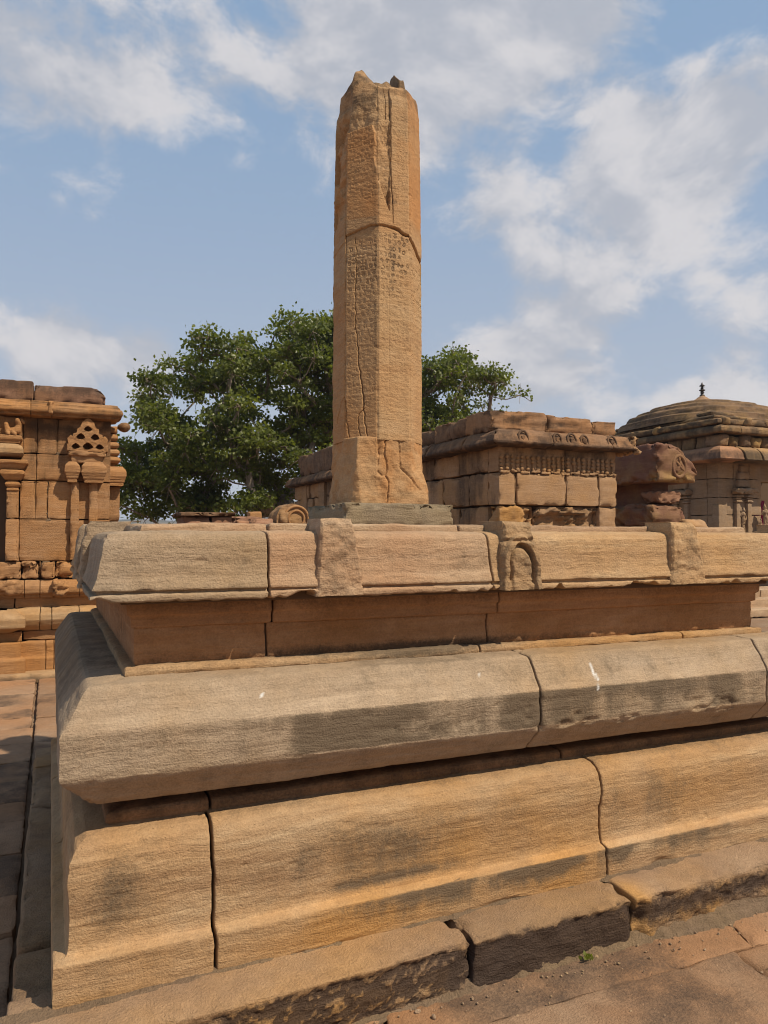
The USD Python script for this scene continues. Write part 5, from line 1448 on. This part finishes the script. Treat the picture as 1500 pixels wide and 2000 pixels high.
def tree(label, base, ax, outline, gaps, seed, deep, n_clumps, per, fork, group=None, leaf=.125, sparse=None):
    """a broad tree: limbs grown to leaf clumps that fill an uneven outline given in metres (along ax, height), deep metres through"""
    rng = np.random.default_rng(seed)
    base = np.asarray(base, float)
    ax = np.array([*ax, 0.0])
    dp = np.array([-ax[1], ax[0], 0.0])
    poly = np.asarray(outline, float)
    lo, hi = poly.min(0), poly.max(0)
    mid = (lo + hi) / 2
    cl = []
    tries = 0
    while len(cl) < n_clumps and tries < 60000:
        tries += 1
        q = rng.uniform(lo, hi)
        R = rng.uniform(.34, .62)
        if not inside(poly, q) or not all(inside(poly, q + R * .36 * np.array(o)) for o in ((1, 0), (-1, 0), (0, 1), (0, -1))):
            continue
        if any(np.hypot(*(q - g[:2])) < g[2] + R * .45 for g in gaps):
            continue
        e = 1 - .75 * min(1, np.hypot(*((q - mid) / (hi - lo) * 2)) ** 2)
        d = rng.uniform(-1, 1) * deep * math.sqrt(max(e, .1))
        c = np.array([q[0], d, q[1]])
        if any(np.linalg.norm(c - o[0]) < .31 * (R + o[1]) for o in cl):
            continue
        cl.append((c, R))
    T = thing('tree', label, 'tree', group)
    # skeleton in the tree's own axes (along, through, up)
    nodes = [np.array([0, 0, h]) for h in np.linspace(0, fork, 5)]
    par = [-1, 0, 1, 2, 3]
    tips = []
    order = sorted(cl, key=lambda c: np.linalg.norm(c[0] - nodes[-1]))
    for c, R in order:
        N = np.array(nodes)
        dd = np.linalg.norm(N - c, axis=1) + .35 * np.maximum(0, N[:, 2] - c[2] + .2) * 2 + np.where(np.arange(len(N)) < 4, 2.0, 0)
        i = int(dd.argmin())
        a = N[i]
        L = np.linalg.norm(c - a)
        n = max(int(L / .35), 1)
        bend = rng.normal(0, .12, 3) * L
        prev = i
        for k in range(1, n + 1):
            t = k / n
            p = a + (c - a) * t + bend * math.sin(t * math.pi) + np.array([0, 0, -.10 * L * math.sin(t * math.pi)])
            nodes.append(p)
            par.append(prev)
            prev = len(nodes) - 1
        tips.append(prev)
    N = np.array(nodes)
    wgt = np.zeros(len(N))
    for t in tips:
        while t >= 0:
            wgt[t] += 1
            t = par[t]
    rad = .017 * np.sqrt(wgt) ** 1.05
    world = lambda P: base + P[:, :1] * ax + P[:, 1:2] * dp + P[:, 2:] * np.array([0, 0, 1.0])
    kids = {}
    for i, p in enumerate(par):
        if p >= 0:
            kids.setdefault(p, []).append(i)
    chains = []
    stack = [(0, None)]
    while stack:
        i, frm = stack.pop()
        ch = ([frm] if frm is not None else []) + [i]
        while i in kids:
            ks = sorted(kids[i], key=lambda k: -wgt[k])
            for k in ks[1:]:
                stack.append((k, i))
            i = ks[0]
            ch.append(i)
        chains.append(ch)
    small = []
    for j, ch in enumerate(chains):
        rr = rad[ch].copy()
        if j:
            rr[0] = min(rr[0], rr[1] * 1.25)
        else:
            rr[:3] *= [1.5, 1.2, 1.05]
        m = tube(world(N[ch]) + rng.normal(0, .015, (len(ch), 3)), rr, 10 if j == 0 else 6)
        if j == 0:
            put('trunk', *m, 'bark', T)
        elif rr[1:].max() > .05:
            put('limb', *m, 'bark', T)
        else:
            small.append(m)
    # twigs and leaves
    LV, base_i = [], 0
    for c, R in cl:
        n = int(per * (R / .5) ** 2 * rng.uniform(.6, 1.25))
        for _ in range(6):
            v = rng.normal(0, 1, 3)
            v /= np.linalg.norm(v)
            small.append(tube(world(np.array([c, c + v * R * .5 + [0, 0, .03], c + v * R])), [.012, .009, .004], 4))
        u = rng.normal(0, 1, (n, 3))
        u /= np.linalg.norm(u, axis=1, keepdims=True)
        u[:, 2] = np.where(u[:, 2] < -.2, -u[:, 2] * .6, u[:, 2])
        p = c + u * (R * rng.uniform(.1, 1.0, (n, 1)) ** .5) * [1.05, 1.05, .85] + rng.normal(0, .05, (n, 3))
        stray = rng.random(n) < .06
        p[stray] += u[stray] * rng.uniform(.05, .22, (stray.sum(), 1))
        d = u * .5 + rng.normal(0, .6, (n, 3)) + [0, 0, -.55]
        d /= np.linalg.norm(d, axis=1, keepdims=True)
        w = np.cross(d, rng.normal(0, 1, (n, 3)))
        w /= np.linalg.norm(w, axis=1, keepdims=True)
        nn = np.cross(d, w)
        L = leaf * rng.uniform(.7, 1.2, (n, 1))
        q = np.stack([p, p + d * L * .45 + w * L * .40 + nn * L * .08, p + d * L, p + d * L * .45 - w * L * .40 + nn * L * .08], 1)
        LV.append(q)
    q = np.concatenate(LV)
    V = world(q.reshape(-1, 3))
    i = np.arange(len(q)) * 4
    F = np.concatenate([np.stack([i, i + 1, i + 2], 1), np.stack([i, i + 2, i + 3], 1)])
    put('crown', V, F, 'leaf', T, flat=True, kind='stuff')
    put('twigs', *join(small), 'bark', T, kind='stuff')


AX = (math.cos(math.radians(23.43)), -math.sin(math.radians(23.43)))


def metres(pts, cx, dist):
    """an outline drawn on the photograph at the tree's distance, as metres along and up from the foot of its trunk"""
    return [((x - cx) * dist / 1500, 1.6 + (1050 - y) * dist / 1500) for x, y in pts]


OUT1 = metres([(236, 968), (240, 876), (262, 855), (262, 815), (275, 760), (300, 729), (325, 699), (367, 687), (404, 696), (419, 678), (453, 662), (490, 658), (505, 664), (521, 644), (548, 622), (588, 615), (606, 600), (646, 604), (690, 625), (735, 660), (770, 720), (775, 800), (750, 880), (660, 940), (560, 985), (500, 1022), (430, 1022), (380, 1024), (300, 1022), (250, 1008)], 600, 24.0)
GAP1 = [(*p, g) for p, g in zip(metres([(511, 784), (545, 758), (530, 815), (380, 815), (349, 796), (441, 965), (484, 958), (312, 905), (554, 935), (402, 770), (460, 800)], 600, 24.0), (.24, .24, .2, .26, .18, .10, .14, .2, .12, .16, .14))]
tree('large broad dark green tree left of the pillar behind the platform', (-.0197 - 2.4 * AX[0] + 24 * -AX[1], -2.564 + 2.4 * -AX[1] * -1 * -1 + 24 * AX[0], -.05), AX, OUT1, GAP1, 7, 2.8, 360, 235, 1.7)
OUT2 = metres([(770, 745), (800, 712), (825, 704), (850, 712), (872, 692), (893, 680), (914, 686), (940, 712), (960, 732), (985, 742), (1008, 760), (1022, 768), (1020, 795), (990, 815), (950, 850), (860, 900), (780, 900)], 895, 26.0)
GAP2 = [(*p, g) for p, g in zip(metres([(880, 768), (862, 790), (945, 795), (985, 785), (930, 772)], 895, 26.0), (.18, .14, .16, .22, .1))]
tree('smaller green tree with thin bare branches above the long shrine roof', (-.0197 + 2.51 * AX[0] + 26 * -AX[1], -2.564 + 2.51 * AX[1] + 26 * AX[0], -.05), AX, OUT2, GAP2, 9, 1.8, 120, 150, 2.6)

# a weed in the grit at the foot of the platform
rng = np.random.default_rng(3)
LVs = []
for i in range(16):
    p = np.array([1.815, -.215, .045]) + rng.normal(0, .006, 3) * [1, 1, .3]
    d = np.array([*rng.normal(0, .5, 2), 1.0])
    d /= np.linalg.norm(d)
    w = np.cross(d, rng.normal(0, 1, 3))
    w /= np.linalg.norm(w)
    L = rng.uniform(.012, .026)
    LVs.append(np.stack([p, p + d * L * .6 + w * L * .3, p + d * L * 1.1, p + d * L * .6 - w * L * .3]))
q = np.array(LVs)
i = np.arange(len(q)) * 4
put('weed', q.reshape(-1, 3), np.concatenate([np.stack([i, i + 1, i + 2], 1), np.stack([i, i + 2, i + 3], 1)]), 'leaf', label='tiny green weed sprouting from the grit below the footing stones', cat='plant', flat=True)

# the hazy air of the plain: one even box round everything
m = trimesh.creation.box((5200, 5200, 70))
m.apply_translation((0, 0, 35 - 1.2))
usdkit.material(stage, '/World/Looks/haze', {'v': ('principled_volume', {'color': (.80, .86, .95), 'density': .00032, 'anisotropy': .3})}, [], volume='v.volume')
put('haze', m.vertices, m.faces, 'haze', kind='stuff', flat=True)

# small stones and crumbs lying about the pavement and in the grit
rng = np.random.default_rng(21)
parts = []
for i in range(260):
    if i < 170:
        x, y = rng.uniform(-.1, 3.2), -.20 - abs(rng.normal(0, .07))
        z = float(ground_z(np.array(x), np.array(y))) + .004
    else:
        x, y = rng.uniform(.6, 3.2), rng.uniform(-1.0, -.25)
        z = float(ground_z(np.array(x), np.array(y)))
    m = trimesh.creation.icosphere(1, rng.uniform(.0015, .0045) * (1 + 1.2 * (rng.random() < .06)))
    parts.append((np.array(m.vertices) * rng.uniform(.6, 1.4, 3) + [x, y, z], np.array(m.faces)))
V, F = join(parts)
put('crumbs', V, F, 'grit', attrs={'tone': .9}, kind='stuff', label='small crumbs of stone scattered over the paving', cat='gravel')
